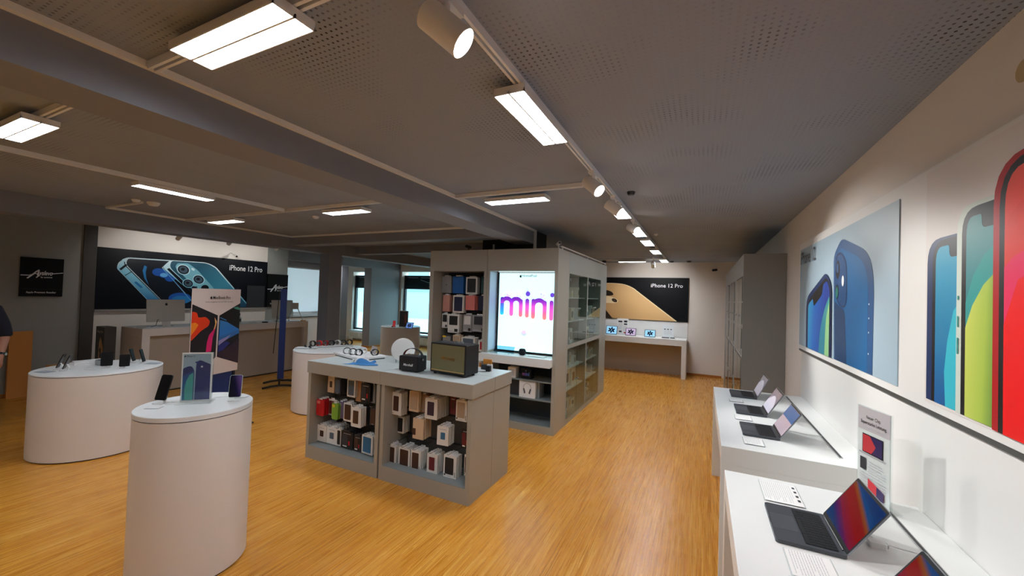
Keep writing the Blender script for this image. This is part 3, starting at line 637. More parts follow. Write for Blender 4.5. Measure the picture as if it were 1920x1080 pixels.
A.poly([(0.07, 0.03), (0.16, 0.02), (0.16, 0.06), (0.07, 0.09)], 6); A.poly([(0.12, 0.024), (0.16, 0.02), (0.16, 0.06), (0.12, 0.073)], 5)
c.xf(Mh).build('insert', [M_paper, mat('rose grey print', (214, 202, 206), 0.6), M_text, M_ptext, M_black, mat('print violet', (52, 40, 92), 0.4), mat('print coral red', (206, 56, 66), 0.4), mat('print mid grey', (170, 172, 176), 0.4), M_dark], o, world=True)
def cable(pts, lab, m=M_whitep, r=0.002, name='charging_cable'):
    out = []; P_ = [Vector(p) for p in pts]
    for i in range(len(P_)-1):
        p0, p1, p2, p3 = P_[max(i-1, 0)], P_[i], P_[i+1], P_[min(i+2, len(P_)-1)]
        for k in range(6):
            t = k/6; out.append(0.5*((2*p1)+(-p0+p2)*t+(2*p0-5*p1+4*p2-p3)*t*t+(-p0+3*p1-3*p2+p3)*t**3))
    out.append(P_[-1]); return tag(MB().tube(out, r, 6).build(name, m, smooth=True), lab, 'cable')
z = 0.883
cable([(0.47, 2.02, z+0.004), (0.50, 2.10, z), (0.56, 2.09, z), (0.62, 1.97, z), (0.70, 1.93, z+0.006), (0.747, 1.95, z)], 'white charging cable curling behind the near laptop')
cable([(0.47, 1.50, z+0.004), (0.55, 1.53, z), (0.66, 1.50, z), (0.747, 1.52, z)], 'white charging cable behind the laptop cut off by the photo')
cable([(0.47, 3.32, z+0.004), (0.56, 3.36, z), (0.66, 3.33, z), (0.747, 3.34, z)], 'white cable behind the nearest of the three far laptops')
cable([(0.47, 4.50, z+0.004), (0.55, 4.56, z), (0.66, 4.52, z+0.01), (0.747, 4.4, z)], 'white cable behind the farthest laptop on the wall table')
sc_ = thing('power_adapter', 'small white power plug on the near table behind the laptop', 'power adapter', (0.60, 1.93, 0.8805))
MB().rbox(0.575, 1.91, 0.8805, 0.625, 1.95, 0.90, 0.006).build('body', M_whitep, sc_, world=True)
MB().rbox(0.625, 1.92, 0.884, 0.632, 1.94, 0.896, 0.003).build('socket', M_alu, sc_, world=True)
# ================================================================ right tall cabinet
def glass_doors(o, x, ys, z0, z1, zm, side, n_up=2):
    """frame + door leaves on a plane x=const; side=+1 faces +x"""
    pass
cb = thing('tall_cabinet', 'tall grey cabinet with glass doors at the far end of the right wall', 'cabinet', (0.67, 7.6, 0))
x0, x1 = 0.45, 0.892
m = MB(); m.box(x0, 5.6, 0, x1, 5.64, 2.37); m.box(x0, 9.56, 0, x1, 9.6, 2.37); m.box(x1-0.02, 5.64, 0, x1, 9.56, 2.37); m.box(x0, 5.64, 2.10, x1-0.02, 9.56, 2.37); m.box(x0, 5.64, 0, x1-0.02, 9.56, 0.08)
for y in (6.9, 8.2): m.box(x0, y-0.25, 0.08, x1-0.02, y+0.05, 2.10)
m.box(x0, 8.9, 0.08, x1-0.02, 9.56, 2.1)
m.build('body', [painted('cabinet grey', (136, 136, 134), 0.5, 0.02)], cb, world=True)
for (a, b) in ((5.66, 6.13), (6.15, 6.63), (6.97, 7.45), (7.47, 7.93), (8.27, 8.86)):
    for (c, d) in ((0.10, 1.08), (1.12, 2.08)):
        g = MB().box(x0-0.008, a, c, x0-0.002, b, d).build('glass_door', M_glass, cb, world=True)
        kx = MB(); kx.cyl((x0-0.022, b-0.05, (c+d)/2), (x0-0.008, b-0.05, (c+d)/2), 0.012, n=10); kx.build('knob', M_alu, g, world=True)
for z_ in (0.5, 1.095, 1.45, 1.78): MB().box(x0+0.01, 5.64, z_-0.01, x1-0.02, 9.56, z_+0.01).build('shelf', M_whitep, cb, world=True)
bx_i = 0
for k, (y, z_) in enumerate([(5.8, 1.46), (6.0, 1.46), (6.3, 1.79), (5.85, 1.105), (6.35, 1.105), (7.1, 1.46), (7.5, 1.105), (7.3, 0.51), (5.9, 0.51), (6.3, 0.51)]):
    p = MB(); p.box(0.55, y, z_+0.0008, 0.7, y+0.15, z_+0.21, 0); A = Art(p, (0.55, y+0.15, z_), (0, -1, 0), (0, 0, 1)); A.rect(0.02, 0.06, 0.13, 0.19, 1)
    tag(p.build('product_box', [M_paper, (mat('box grey face', (150, 150, 150), 0.5), mat('box dark face', (40, 42, 48), 0.5))[k % 2]]), 'white product box inside the tall grey cabinet at the far right', 'box', 'product boxes in the tall grey cabinet')
# ================================================================ back wall: poster, table, tablets
pb = MB(); pb.box(-2.62, 10.46, 1.265, -0.30, 10.498, 2.335, 0); A = Art(pb, (0, 10.46, 0), (1, 0, 0), (0, 0, 1))
k_ = 1.0
A.poly(rpoly([(-2.61, 1.27), (-2.61, 2.185), (-1.88, 2.188), (-1.60, 2.08), (-1.466, 1.971), (-0.542, 1.27)], [0, 0, .4, .25, .1, 0]), 4)
A.poly(rpoly([(-2.61, 1.27), (-2.61, 2.17), (-1.90, 2.172), (-1.62, 2.07), (-1.49, 1.96), (-0.575, 1.27)], [0, 0, .4, .25, .1, 0]), 1)
A.poly(rpoly([(-2.40, 1.97), (-2.25, 2.0), (-2.12, 1.95), (-2.08, 1.87), (-2.2, 1.85), (-2.40, 1.85)], .05), 2)
A.poly(rpoly([(-2.40, 1.86), (-2.15, 1.83), (-1.98, 1.76), (-1.96, 1.70), (-2.05, 1.66), (-2.40, 1.66)], .06), 4); A.disc(-2.06, 1.735, 0.075, 2, ry=0.045, rot=-0.4); A.disc(-2.06, 1.735, 0.04, 3, ry=0.022, rot=-0.4)
A.poly([(-2.40, 1.27), (-2.40, 1.52), (-2.30, 1.50), (-2.10, 1.27)], 2)
A.text('iPhone 12 Pro', -1.166, 2.095, 0.13, 5, 0.006, 0.735)
tag(pb.build('poster', [mat('print ink black', (9, 11, 16), 0.5, spec=0.2), grad('print gold', (0.5, 0, 0.5), 0.0, [(0, (196, 150, 96)), (0.5, (226, 184, 128)), (1, (238, 202, 150))]), mat('print brown black', (40, 30, 24), 0.4), mat('print lens', (90, 66, 44), 0.3), mat('print gold edge', (244, 220, 176), 0.35), M_wtext]), 'black poster with a large gold phone on the back wall', 'poster')
bt = thing('display_table', 'long white table under the gold phone poster at the back wall', 'table', (-1.3, 10.1, 0))
MB().box(-2.6, 9.8, 0.74, -0.305, 10.46, 0.88).build('tabletop', M_lam, bt, world=True, bevel=0.002)
MB().box(-0.40, 9.8, 0.0, -0.305, 10.46, 0.7399).build('side_panel', M_lam, bt, world=True); MB().box(-2.6, 9.8, 0.0, -2.5, 10.46, 0.7399).build('side_panel', M_lam, bt, world=True)
MB().box(-2.499, 10.3, 0.0, -0.401, 10.33, 0.7399).build('back_panel', painted('beige back panel', (176, 160, 140), 0.6), bt, world=True)
struct('trim_14', MB().box(-2.62, 10.483, 0.881, -0.305, 10.499, 1.255), M_board)
def tablet(cx, y, z, w_, h_, lab, flower, bg, tilt=R(22)):
    o = thing('tablet', lab, 'tablet', (cx, y, z)); T = Matrix.Translation((cx, y, z+0.004))@Matrix.Rotation(-tilt, 4, 'X')
    MB().rbox(-w_/2, 0, 0, w_/2, 0.008, h_, 0.012, 'y', M=T).build('body', M_black, o, world=True)
    s = MB(); s.xf(T); A = Art(s, T@Vector((0, -0.0006, h_/2)), T.to_3x3()@Vector((1, 0, 0)), T.to_3x3()@Vector((0, 0, 1)))
    A.rect(-w_/2+0.012, -h_/2+0.012, w_/2-0.012, h_/2-0.012, 0)
    for i in range(6):
        a = i*math.pi/3+0.4; A.disc(math.cos(a)*h_*0.24, math.sin(a)*h_*0.2, h_*0.17, 1, ry=h_*0.09, rot=a)
    A.disc(0, 0, h_*0.05, 0)
    s.build('screen', [bg, flower], o, world=True)
    f = MB(); f.xf(T); f = MB(); f.box(cx-0.03, y+0.03, z, cx+0.03, y+0.09, z+0.01); f.box(cx-0.01, y+0.055, z+0.01, cx+0.01, y+0.065, z+h_*0.5); f.build('stand', M_alu, o, world=True)
    return o
S_sky = mat('screen sky blue', (130, 180, 210), 0.15, emit=(140, 190, 220), es=0.7); S_nav = mat('screen dark shape', (14, 22, 50), 0.15); S_lil = mat('screen lilac', (170, 150, 176), 0.15, emit=(176, 160, 186), es=0.6)
tablet(-2.04, 10.05, 0.881, 0.28, 0.22, 'tablet with a blue flower screen at the left of the back table', S_nav, S_sky)
tablet(-1.57, 10.05, 0.881, 0.25, 0.19, 'tablet with a lilac flower screen in front of the white sign on the back table', S_nav, S_lil)
tablet(-1.115, 10.02, 0.881, 0.25, 0.18, 'tablet with a pale blue screen right of the others on the back table', S_nav, S_sky)
o = thing('sign_holder', 'white acrylic product sign standing between the tablets on the back table', 'sign holder', (-1.79, 10.22, 0.881))
MB().box(-1.93, 10.17, 0.881, -1.65, 10.27, 0.887).build('foot', M_acr, o, world=True)
c = MB(); c.box(-1.93, 10.215, 0.887, -1.65, 10.221, 1.285, 0); A = Art(c, (-1.93, 10.215, 0.887), (1, 0, 0), (0, 0, 1))
for (a, b, d, e) in ((.03, .30, .13, .34), (.17, .30, .25, .35), (.17, .24, .25, .28), (.05, .05, .12, .09)): A.rect(a, b, d, e, 1, 0.01)
A.rect(.17, .03, .24, .06, 2); blank_lines(A, 0.03, 0.27, 0.14, 8, 0.02, 3, 0.006, 5); blank_lines(A, 0.15, 0.2, 0.25, 6, 0.02, 3, 0.006, 6)
c.build('insert', [M_paper, M_dark, mat('print red', (190, 40, 40), 0.4), M_ptext], o, world=True)
o = thing('sign_holder', 'clear acrylic sign with three small pictures at the right end of the back table', 'sign holder', (-0.73, 10.3, 0.881))
MB().box(-0.86, 10.26, 0.881, -0.60, 10.34, 0.887).build('foot', M_acr, o, world=True)
c = MB(); c.box(-0.85, 10.298, 0.887, -0.61, 10.302, 1.19, 0); A = Art(c, (-0.85, 10.298, 0.887), (1, 0, 0), (0, 0, 1))
for i in range(3): A.disc(0.05+0.07*i, 0.19, 0.02, 1, ry=0.012)
blank_lines(A, 0.03, 0.15, 0.22, 5, 0.02, 2, 0.006, 7); c.build('insert', [mat('pale card', (226, 232, 234), 0.5), M_dark, M_ptext], o, world=True)
o = thing('stylus_tray', 'dark stylus lying on a small plate at the right end of the back table', 'stylus', (-0.74, 10.0, 0.881))
MB().rbox(-0.86, 9.96, 0.881, -0.52, 10.05, 0.889, 0.01).build('plate', M_whitep, o, world=True)
MB().cyl((-0.84, 9.99, 0.9), (-0.68, 9.99, 0.9), 0.01, n=10).build('pen', M_black, o, world=True); MB().cyl((-0.66, 10.01, 0.9), (-0.56, 10.01, 0.9), 0.01, n=10).build('pen', M_dark, o, world=True)
# ================================================================ central display island (hung phone cases)
M_tsurf = mat('pale grey worktop', (190, 197, 195), 0.33)
isl = thing('display_island', 'grey shop island with two open bays of hanging phone cases', 'display island', (-2.72, 3.22, 0))
H = 1.009; IX = (-3.735, -2.7185, -1.702)
for i in range(2):
    a, b_ = IX[i]+0.001, IX[i+1]-0.001
    t = MB(); t.box(a, 2.85, 0.885, b_, 3.243, H-0.004, 0); t.box(a, 2.85, H-0.004, b_, 3.243, H, 1); t.build('top_cap', [M_tow, M_tsurf], isl, world=True, bevel=0.0015)
    t = MB(); t.box(a, 3.247, 0.885, b_, 3.60, H-0.004, 0); t.box(a, 3.247, H-0.004, b_, 3.60, H, 1); t.build('top_cap', [M_tow, M_tsurf], isl, world=True, bevel=0.0015)
    s = MB()
    s.box(a+0.010, 2.860, 0.0, a+0.05, 3.243, 0.880); s.box(b_-0.05, 2.860, 0.0, b_-0.010, 3.243, 0.880)
    s.box(a+0.05, 2.860, 0.0, b_-0.05, 3.243, 0.13)
    s.build('carcass', M_tow, isl, world=True)
    MB().box(a+0.05, 3.20, 0.13, b_-0.05, 3.243, 0.884).build('back_panel', mat('grey slatted back panel', (92, 90, 86), 0.6), isl, world=True)
    MB().box(a+0.05, 2.862, 0.13, b_-0.05, 3.199, 0.136).build('shelf', mat('grey blue shelf', (146, 154, 154), 0.4), isl, world=True)
    MB().box(a+0.010, 3.247, 0.0, b_-0.010, 3.59, 0.880).build('rear_body', M_tow, isl, world=True)
    for z_ in (0.84, 0.60, 0.345):
        r = MB(); r.box(a+0.052, 3.185, z_-0.006, b_-0.052, 3.199, z_+0.006); r.build('hook_rail', M_dark, isl, world=True)
M_hook = mat('chromed wire', (190, 190, 188), 0.25, 0.9)
def wire_hook(parent, x, y1, z_, y0):
    MB().tube([(x, y1, z_), (x, y0+0.004, z_+0.004), (x, y0-0.004, z_+0.012)], 0.0025, 6).build('hook', M_hook, parent, world=True)

# ---- boxed cases. One Empty per box: box (card), case (what the window shows), hang_tab
CM = {k: mat('card '+k, c, 0.55) for k, c in dict(white=(230, 228, 222), cream=(214, 190, 158), black=(24, 24, 26), dark=(52, 54, 60), tan=(176, 134, 98), grey=(150, 150, 150), blue=(16, 92, 168), pink=(206, 148, 134), navy=(24, 34, 66), coral=(228, 128, 120), teal=(30, 74, 78), red=(196, 24, 34), green=(128, 176, 62), purple=(112, 100, 132), brown=(72, 44, 32), maroon=(104, 28, 36), lblue=(44, 108, 148), slate=(84, 100, 116), clear=(182, 160, 134), violet=(52, 36, 58), orange=(210, 130, 30), yellow=(226, 196, 40), seagreen=(24, 128, 132)).items()}
def case_pack(cx, y, z0, z1, wd, card, case, style, lab, rz=0.0, lean=0.0, group=None, t=0.013, name='phone_case_box', cat='phone case box', tab=True):
    """front face at y; origin at bottom centre of the front face"""
    o = thing(name, lab, cat, (cx, y, z0), rz, group); h = z1-z0; w2 = wd/2
    T = Matrix.Rotation(lean, 4, 'X')
    b = MB(); b.rbox(-w2, 0, 0, w2, t, h, 0.004 if style != 'bare' else 0.018, 'y', 0)
    A = Art(b, (-w2, 0, 0), (1, 0, 0), (0, 0, 1)); A.k = 1
    if style == 'dots':
        for i in range(4): A.rect(wd*0.84, h*(0.08+0.06*i), wd*0.92, h*(0.11+0.06*i), 1)
        A.disc(wd*0.12, h*0.12, wd*0.06, 1)
    if style in ('frame', 'dots'): A.rect(wd*0.3, h*0.05, wd*0.62, h*0.075, 2)
    if style == 'small': A.rect(wd*0.2, h*0.82, wd*0.8, h*0.86, 2)
    if style == 'red': A.rect(wd*0.2, h*0.85, wd*0.8, h*0.875, 2); A.rect(wd*0.62, h*0.2, wd*0.74, h*0.45, 3); A.rect(wd*0.15, h*0.08, wd*0.5, h*0.15, 4)
    if style == 'gadget':
        A.rect(wd*0.08, h*0.05, wd*0.6, h*0.08, 2); A.rect(wd*0.08, h*0.1, wd*0.45, h*0.12, 2); A.rect(wd*0.6, h*0.06, wd*0.9, h*0.22, 1)
    b.xf(T).build('box', [CM[card], CM['black'], M_ptext, CM['red'], M_paper], o)
    c = MB()
    if style == 'frame': c.rbox(wd*0.13-w2, -0.003, h*0.10, wd*0.87-w2, -0.0008, h*0.92, 0.008, 'y')
    elif style == 'dots': c.rbox(wd*0.12-w2, -0.003, h*0.16, wd*0.78-w2, -0.0008, h*0.9, 0.007, 'y')
    elif style == 'small': c.rbox(wd*0.32-w2, -0.003, h*0.32, wd*0.70-w2, -0.0008, h*0.68, 0.004, 'y')
    elif style == 'mid': c.rbox(wd*0.2-w2, -0.003, h*0.18, wd*0.74-w2, -0.0008, h*0.84, 0.006, 'y')
    elif style == 'bare': c.rbox(wd*0.1-w2, -0.002, h*0.74, wd*0.5-w2, -0.0008, h*0.92, 0.008, 'y')
    elif style == 'red': c.rbox(wd*0.08-w2, -0.002, h*0.17, wd*0.56-w2, -0.0008, h*0.8, 0.006, 'y')
    elif style == 'gadget': c.rbox(wd*0.12-w2, -0.003, h*0.42, wd*0.86-w2, -0.0008, h*0.92, 0.004, 'y')
    elif style == 'plain': c.rbox(wd*0.42-w2, -0.002, h*0.46, wd*0.58-w2, -0.0008, h*0.5, 0.001, 'y')
    elif style == 'side': c.rbox(-w2-0.001, -0.003, h*0.18, wd*0.28-w2, -0.0008, h*0.5, 0.001, 'y')
    c.xf(T).build('case', CM[case], o)
    if tab:
        g = MB(); g.rbox(-wd*0.22, t*0.3, h-0.001, wd*0.22, t*0.3+0.0015, h+0.018, 0.004, 'y'); g.xf(T).build('hang_tab', M_paper if card not in ('black', 'dark') else M_dark, o)
    return o
FRONT = 2.965
def stack(x0, x1, z0, z1, card, case, style, lab, n=1, y=FRONT, rz=0.0, lean=0.0, behind=None, dx=0.0, sp=0.026, parent=isl, back=3.19, **k):
    """front corners measured on the plane y=2.98; move them along the sight line when y differs"""
    kx = y/2.98 if parent is isl else y/5.05
    x0, x1, z0, z1 = x0*kx, x1*kx, 1.76+(z0-1.76)*kx, 1.76+(z1-1.76)*kx
    cx = (x0+x1)/2; wd = x1-x0
    f = case_pack(cx, y, z0, z1, wd, card, case, style, lab, rz, lean, **k)
    n = min(n, 1+int((back-0.03-y)/sp))
    g = None
    if n > 1: f['group'] = g = 'boxes on the hook of the '+lab.split(' on ')[0].split(', ')[0]
    for i in range(1, n):
        dup(f, (cx+dx*i+random.uniform(-.003, .003), y+sp*i, z0+random.uniform(-.002, .004)), rz+random.uniform(-.05, .05), behind or ('box behind the '+' '.join(lab.split()[:12])), g)
    wire_hook(parent, cx, back, z1+0.012, y-0.035)
    return f
W_ = 'white'
# right bay, top row
stack(-2.688, -2.565, 0.582, 0.795, W_, 'brown', 'mid', 'tall white case box at the top left of the right bay, brown window', 4, rz=R(-3))
stack(-2.473, -2.363, 0.646, 0.838, 'cream', 'clear', 'frame', 'beige framed clear case box, top row of the right bay', 2)
stack(-2.345, -2.255, 0.655, 0.822, 'tan', 'clear', 'frame', 'tan case box tucked left of the long white stack', 2, y=3.03)
stack(-2.285, -2.149, 0.608, 0.795, W_, 'violet', 'mid', 'white case box with dark violet window heading the longest stack', 8, behind='white case box in the long stack behind the violet windowed one')
stack(-1.947, -1.830, 0.643, 0.825, W_, 'clear', 'dots', 'white box with a greyish clear case, top right of the right bay', 2)
stack(-2.01, -1.95, 0.690, 0.848, 'maroon', 'brown', 'small', 'narrow dark red case box beside the clear case, top right', 1, y=3.06)
# middle row
stack(-2.624, -2.528, 0.418, 0.574, W_, 'black', 'frame', 'black case in a white frame, middle row left of the right bay', 4, y=3.06, sp=0.024)
stack(-2.418, -2.295, 0.400, 0.590, 'cream', 'brown', 'side', 'cream box with a small brown square, middle of the right bay', 5, behind='cream box behind the one with a small brown square')
stack(-2.137, -2.018, 0.396, 0.565, W_, 'lblue', 'small', 'white box with a small blue picture in the right bay', 4, rz=R(4), behind='white box behind the one with a small blue picture')
stack(-1.879, -1.800, 0.416, 0.583, 'black', 'maroon', 'red', 'black and dark red case box at the right edge of the right bay', 2)
# bottom row
stack(-2.736, -2.611, 0.097, 0.283, W_, 'brown', 'frame', 'brown case in a white frame at the bottom left of the right bay', 4, rz=R(-2))
stack(-2.576, -2.443, 0.093, 0.288, W_, 'brown', 'frame', 'second brown case from the left in the bottom row of the right bay', 5)
stack(-2.425, -2.315, 0.092, 0.290, W_, 'brown', 'dots', 'tilted white box with dots beside its brown case, bottom row', 5, rz=R(3), behind='white box behind the tilted one with dots in the bottom row')
stack(-2.241, -2.126, 0.120, 0.297, W_, 'maroon', 'mid', 'white box with a dark red window, bottom row of the right bay', 5)
stack(-2.058, -1.922, 0.126, 0.322, W_, 'black', 'dots', 'white box with a large black case and dots, bottom right', 4)
stack(-1.841, -1.770, 0.180, 0.365, W_, 'black', 'dots', 'white box half hidden by the right side of the right bay', 3)
# left bay, top row
stack(-3.574, -3.478, 0.674, 0.85, 'cream', 'brown', 'small', 'cream box with a small dark window, top left of the left bay', 2)
stack(-3.470, -3.382, 0.671, 0.834, 'dark', 'slate', 'frame', 'dark grey case box, second in the top row of the left bay', 5, behind='dark grey box behind the second one of the top left row')
stack(-3.286, -3.175, 0.668, 0.85, W_, 'slate', 'frame', 'slate blue case in a white frame, top row of the left bay', 2)
stack(-3.16, -3.085, 0.638, 0.845, 'tan', 'clear', 'plain', 'tan box left of the black red striped one, top row', 2, y=3.0)
stack(-3.095, -2.968, 0.651, 0.829, 'black', 'dark', 'red', 'black box with a red mark, top right of the left bay', 3)
stack(-2.955, -2.905, 0.65, 0.83, 'grey', 'teal', 'plain', 'narrow greyish box at the top right post of the left bay', 1, y=3.0)
# left bay, middle row
stack(-3.736, -3.618, 0.407, 0.578, 'red', 'coral', 'bare', 'bright red silicone phone case, middle row far left', 4, y=2.93, behind='case hanging behind the bright red one')
stack(-3.550, -3.430, 0.437, 0.605, W_, 'maroon', 'frame', 'maroon case in a white frame behind the green case', 1, y=3.0)
stack(-3.500, -3.410, 0.402, 0.570, 'green', 'yellow', 'bare', 'lime green phone case in the left bay', 2, y=2.93)
stack(-3.405, -3.322, 0.430, 0.600, 'purple', 'grey', 'bare', 'greyish purple phone case next to the green one', 3)
stack(-3.325, -3.208, 0.414, 0.600, W_, 'brown', 'frame', 'dark brown case in a white frame right of the purple case', 3)
stack(-3.215, -3.080, 0.375, 0.572, W_, 'brown', 'mid', 'white box with brown and cream window, middle row of the left bay', 3, y=2.92)
stack(-3.077, -2.985, 0.415, 0.599, 'dark', 'maroon', 'mid', 'dark box behind the brown and cream one, left bay', 2, y=3.02)
stack(-2.959, -2.878, 0.432, 0.602, 'dark', 'brown', 'frame', 'dark brown case at the right post of the left bay', 2)
# left bay, bottom row
stack(-3.704, -3.568, 0.140, 0.31, W_, 'brown', 'small', 'white box with a round picture, bottom left of the left bay', 6, sp=0.03)
stack(-3.561, -3.410, 0.140, 0.315, W_, 'slate', 'small', 'white box with a small slate picture, bottom row', 6, sp=0.03)
stack(-3.405, -3.352, 0.140, 0.315, W_, 'black', 'frame', 'narrow white box left of the black boxes, bottom row', 2)
stack(-3.345, -3.175, 0.140, 0.31, 'black', 'dark', 'red', 'large black box with a red mark in the bottom row', 4, sp=0.035)
stack(-3.163, -3.060, 0.140, 0.295, 'black', 'brown', 'red', 'smaller black box with a red mark in the bottom row', 4)
stack(-3.060, -2.906, 0.135, 0.318, W_, 'lblue', 'frame', 'blue case in a white frame, bottom right of the left bay', 3, y=2.95, rz=R(-4))
for x, z_ in ((-3.80*0.96, 0.585), (-3.80*0.96, 0.33), (-2.70+0.055, 0.60)): wire_hook(isl, x, 3.19, z_, 2.95)

# ================================================================ things on the island
zt = H+0.0006
tr = thing('watch_tray', 'white acrylic tray of smart watches on the left end of the island', 'display tray', (-3.5, 3.33, zt))
tM = Matrix.Translation((-3.505, 3.335, 0))@Matrix.Rotation(R(-15), 4, 'Z')
MB().rbox(-0.27, -0.16, zt, 0.27, 0.16, zt+0.012, 0.01, 'z', M=tM).build('base', mat('tray grey underside', (60, 66, 66), 0.4), tr, world=True)
MB().rbox(-0.28, -0.17, zt+0.012, 0.28, 0.17, zt+0.035, 0.01, 'z', M=tM).build('plate', M_whitep, tr, world=True, bevel=0.002)
def watch(x, y, z, rz, lab, band, group, s=1.0, name='smart_watch', rx=0.0):
    o = thing(name, lab, 'watch', (x, y, z), rz, group)
    b = MB(); n = 26; wd = 0.014*s
    ring = []
    for i in range(n):
        a = 2*math.pi*i/n; ring.append((0.036*s*math.cos(a), 0.031*s*math.sin(a)+0.031*s))
    for k in range(n):
        p, q = ring[k], ring[(k+1) % n]; c = Vector((0, 0.031*s))
        def P(pt, e, yy): d = (Vector(pt)-c); d = d*(1+e*0.007/ d.length); return (c.x+d.x, yy, c.y+d.y)
        vs_ = [P(p, 0, -wd), P(q, 0, -wd), P(q, 0, wd), P(p, 0, wd), P(p, 1, -wd), P(q, 1, -wd), P(q, 1, wd), P(p, 1, wd)]
        b.add(vs_, [(0, 1, 2, 3), (7, 6, 5, 4), (0, 4, 5, 1), (2, 6, 7, 3)])
    b.build('band', band, o, smooth=True)
    c_ = MB(); c_.rbox(-0.041*s, -0.018*s, 0.012*s, -0.031*s, 0.018*s, 0.052*s, 0.009*s, 'x'); c_.build('watch_body', M_alu, o)
    f = MB(); f.rbox(-0.0420*s, -0.016*s, 0.014*s, -0.041*s, 0.016*s, 0.050*s, 0.008*s, 'x'); f.build('watch_face', M_black, o)
    return o
zw = zt+0.0355
WB = [mat('band black', (16, 16, 18), 0.6), mat('band pale pink', (222, 196, 184), 0.6), mat('band white', (226, 226, 224), 0.6), mat('band red', (206, 24, 30), 0.6)]
watch(-3.62, 3.26, zw, R(50), 'leftmost smart watch on the island tray, pink inner face', WB[0], 'watches on the island tray')
watch(-3.52, 3.25, zw, R(35), 'black smart watch second from the left on the island tray', WB[0], 'watches on the island tray')
watch(-3.50, 3.38, zw, R(30), 'white banded smart watch standing at the back of the island tray', WB[2], 'watches on the island tray')
watch(-3.43, 3.25, zw, R(20), 'dark smart watch at the front of the island tray beside the cloths', WB[0], 'watches on the island tray')
watch(-3.30, 3.36, zw, R(70), 'rightmost smart watch on the island tray, round white face', WB[0], 'watches on the island tray')
cr = MB(); cr.xf(Matrix()); cr.box(-3.46, 3.435, zw, -3.33, 3.44, zw+0.085, rot=Matrix.Rotation(R(-20), 3, 'Z')@Matrix.Rotation(R(-18), 3, 'X'))
A = Art(cr, (-3.45, 3.44, zw), (1, 0, 0), (0, 0, 1))
tag(cr.build('info_card', mat('greyish photo card', (156, 146, 146), 0.5)), 'grey picture card leaning at the back of the island watch tray', 'card')
# blue gloves / cloth, crumpled
def cloth(name, cx, cy, lx, ly, hgt, rz, m, lab, seed, n=22):
    rnd = random.Random(seed); ph = [rnd.uniform(0, 6.28) for _ in range(8)]; mb = MB(); vs_ = []
    for i in range(n+1):
        for j in range(n+1):
            u, v = i/n-.5, j/n-.5
            e = 1-0.35*math.sin(5*u+ph[0])*math.sin(4*v+ph[1])
            fold = (0.5+0.5*math.sin(9*u+6*v+ph[2]+2*math.sin(5*v+ph[3])))*(0.5+0.5*math.sin(11*v-4*u+ph[4]))
            edge = max(0, 1-(max(abs(u), abs(v))*2)**4)
            x = u*lx*e; y = v*ly*(1+0.3*math.sin(6*u+ph[5])); z_ = hgt*fold*(0.25+0.75*edge)+0.002
            c, s = math.cos(rz), math.sin(rz); vs_.append((cx+x*c-y*s, cy+x*s+y*c, zt+z_))
    fs = [(i*(n+1)+j, (i+1)*(n+1)+j, (i+1)*(n+1)+j+1, i*(n+1)+j+1) for i in range(n) for j in range(n)]
    mb.add(vs_, fs); o = mb.build(name, m, smooth=True)
    so = o.modifiers.new('thickness', 'SOLIDIFY'); so.thickness = 0.0015; so.offset = 1
    return tag(o, lab, 'cloth')
cloth('cleaning_cloth', -3.13, 3.03, 0.28, 0.15, 0.055, R(25), mat('blue cloth', (58, 128, 190), 0.8), 'crumpled blue cloth on the island beside the watch tray', 3)
cloth('cleaning_cloth', -3.22, 3.10, 0.20, 0.09, 0.06, R(20), mat('white cloth', (228, 228, 226), 0.8), 'crumpled white cloth on the blue one beside the watch tray', 8)
# round white speaker
o = thing('disc_speaker', 'round white disc shaped speaker standing on the island', 'speaker', (-2.88, 3.34, zt))
T = Matrix.Translation((-2.88, 3.34, zt+0.135))@Matrix.Rotation(R(42), 4, 'Z')@Matrix.Rotation(R(-8), 4, 'X')
b = MB()
prof = [(0.001, -0.022), (0.105, -0.020), (0.122, -0.012), (0.124, 0.0), (0.120, 0.016), (0.08, 0.032), (0.001, 0.036)]
n = 48; vs_ = [T@Vector((r*math.cos(2*math.pi*k/n), y, r*math.sin(2*math.pi*k/n))) for r, y in prof for k in range(n)]
b.add(vs_, [(i*n+k, i*n+(k+1) % n, (i+1)*n+(k+1) % n, (i+1)*n+k) for i in range(len(prof)-1) for k in range(n)]); b.build('grille', mat('white grille cloth', (240, 240, 236), 0.7), o, world=True, smooth=True)
b = MB(); b.tube([T@Vector((-0.07, 0.0, -0.09)), T@Vector((-0.07, 0.01, -0.132))], 0.006); b.tube([T@Vector((0.07, 0.0, -0.09)), T@Vector((0.07, 0.01, -0.132))], 0.006); b.tube([T@Vector((0, 0.02, -0.09)), T@Vector((0, 0.085, -0.145))], 0.006); b.build('stand', M_alu, o, world=True)
# portable speaker with strap
M_leath = mat('black textured leather', (24, 24, 26), 0.65)
o = thing('portable_speaker', 'small black portable speaker with a carrying strap on the island', 'speaker', (-2.49, 3.05, zt))
rzk = R(4); Tk = Matrix.Translation((-2.495, 2.975, zt))@Matrix.Rotation(rzk, 4, 'Z')
MB().rbox(-0.108, 0.0, 0.008, 0.108, 0.14, 0.148, 0.012, 'y', M=Tk).build('cabinet', M_leath, o, world=True, bevel=0.003)
MB().rbox(-0.098, -0.002, 0.018, 0.098, 0.0, 0.138, 0.010, 'y', M=Tk).build('grille', mat('dark grille', (42, 42, 44), 0.8), o, world=True)
b = MB(); A = Art(b, Tk@Vector((-0.055, -0.0045, 0.055)), Tk.to_3x3()@Vector((1, 0, 0)), (0, 0, 1)); A.text('Marshall', 0, 0, 0.034, 0, 0.018, 0.11, shear=0.25); b.build('badge', M_wtext, o, world=True)
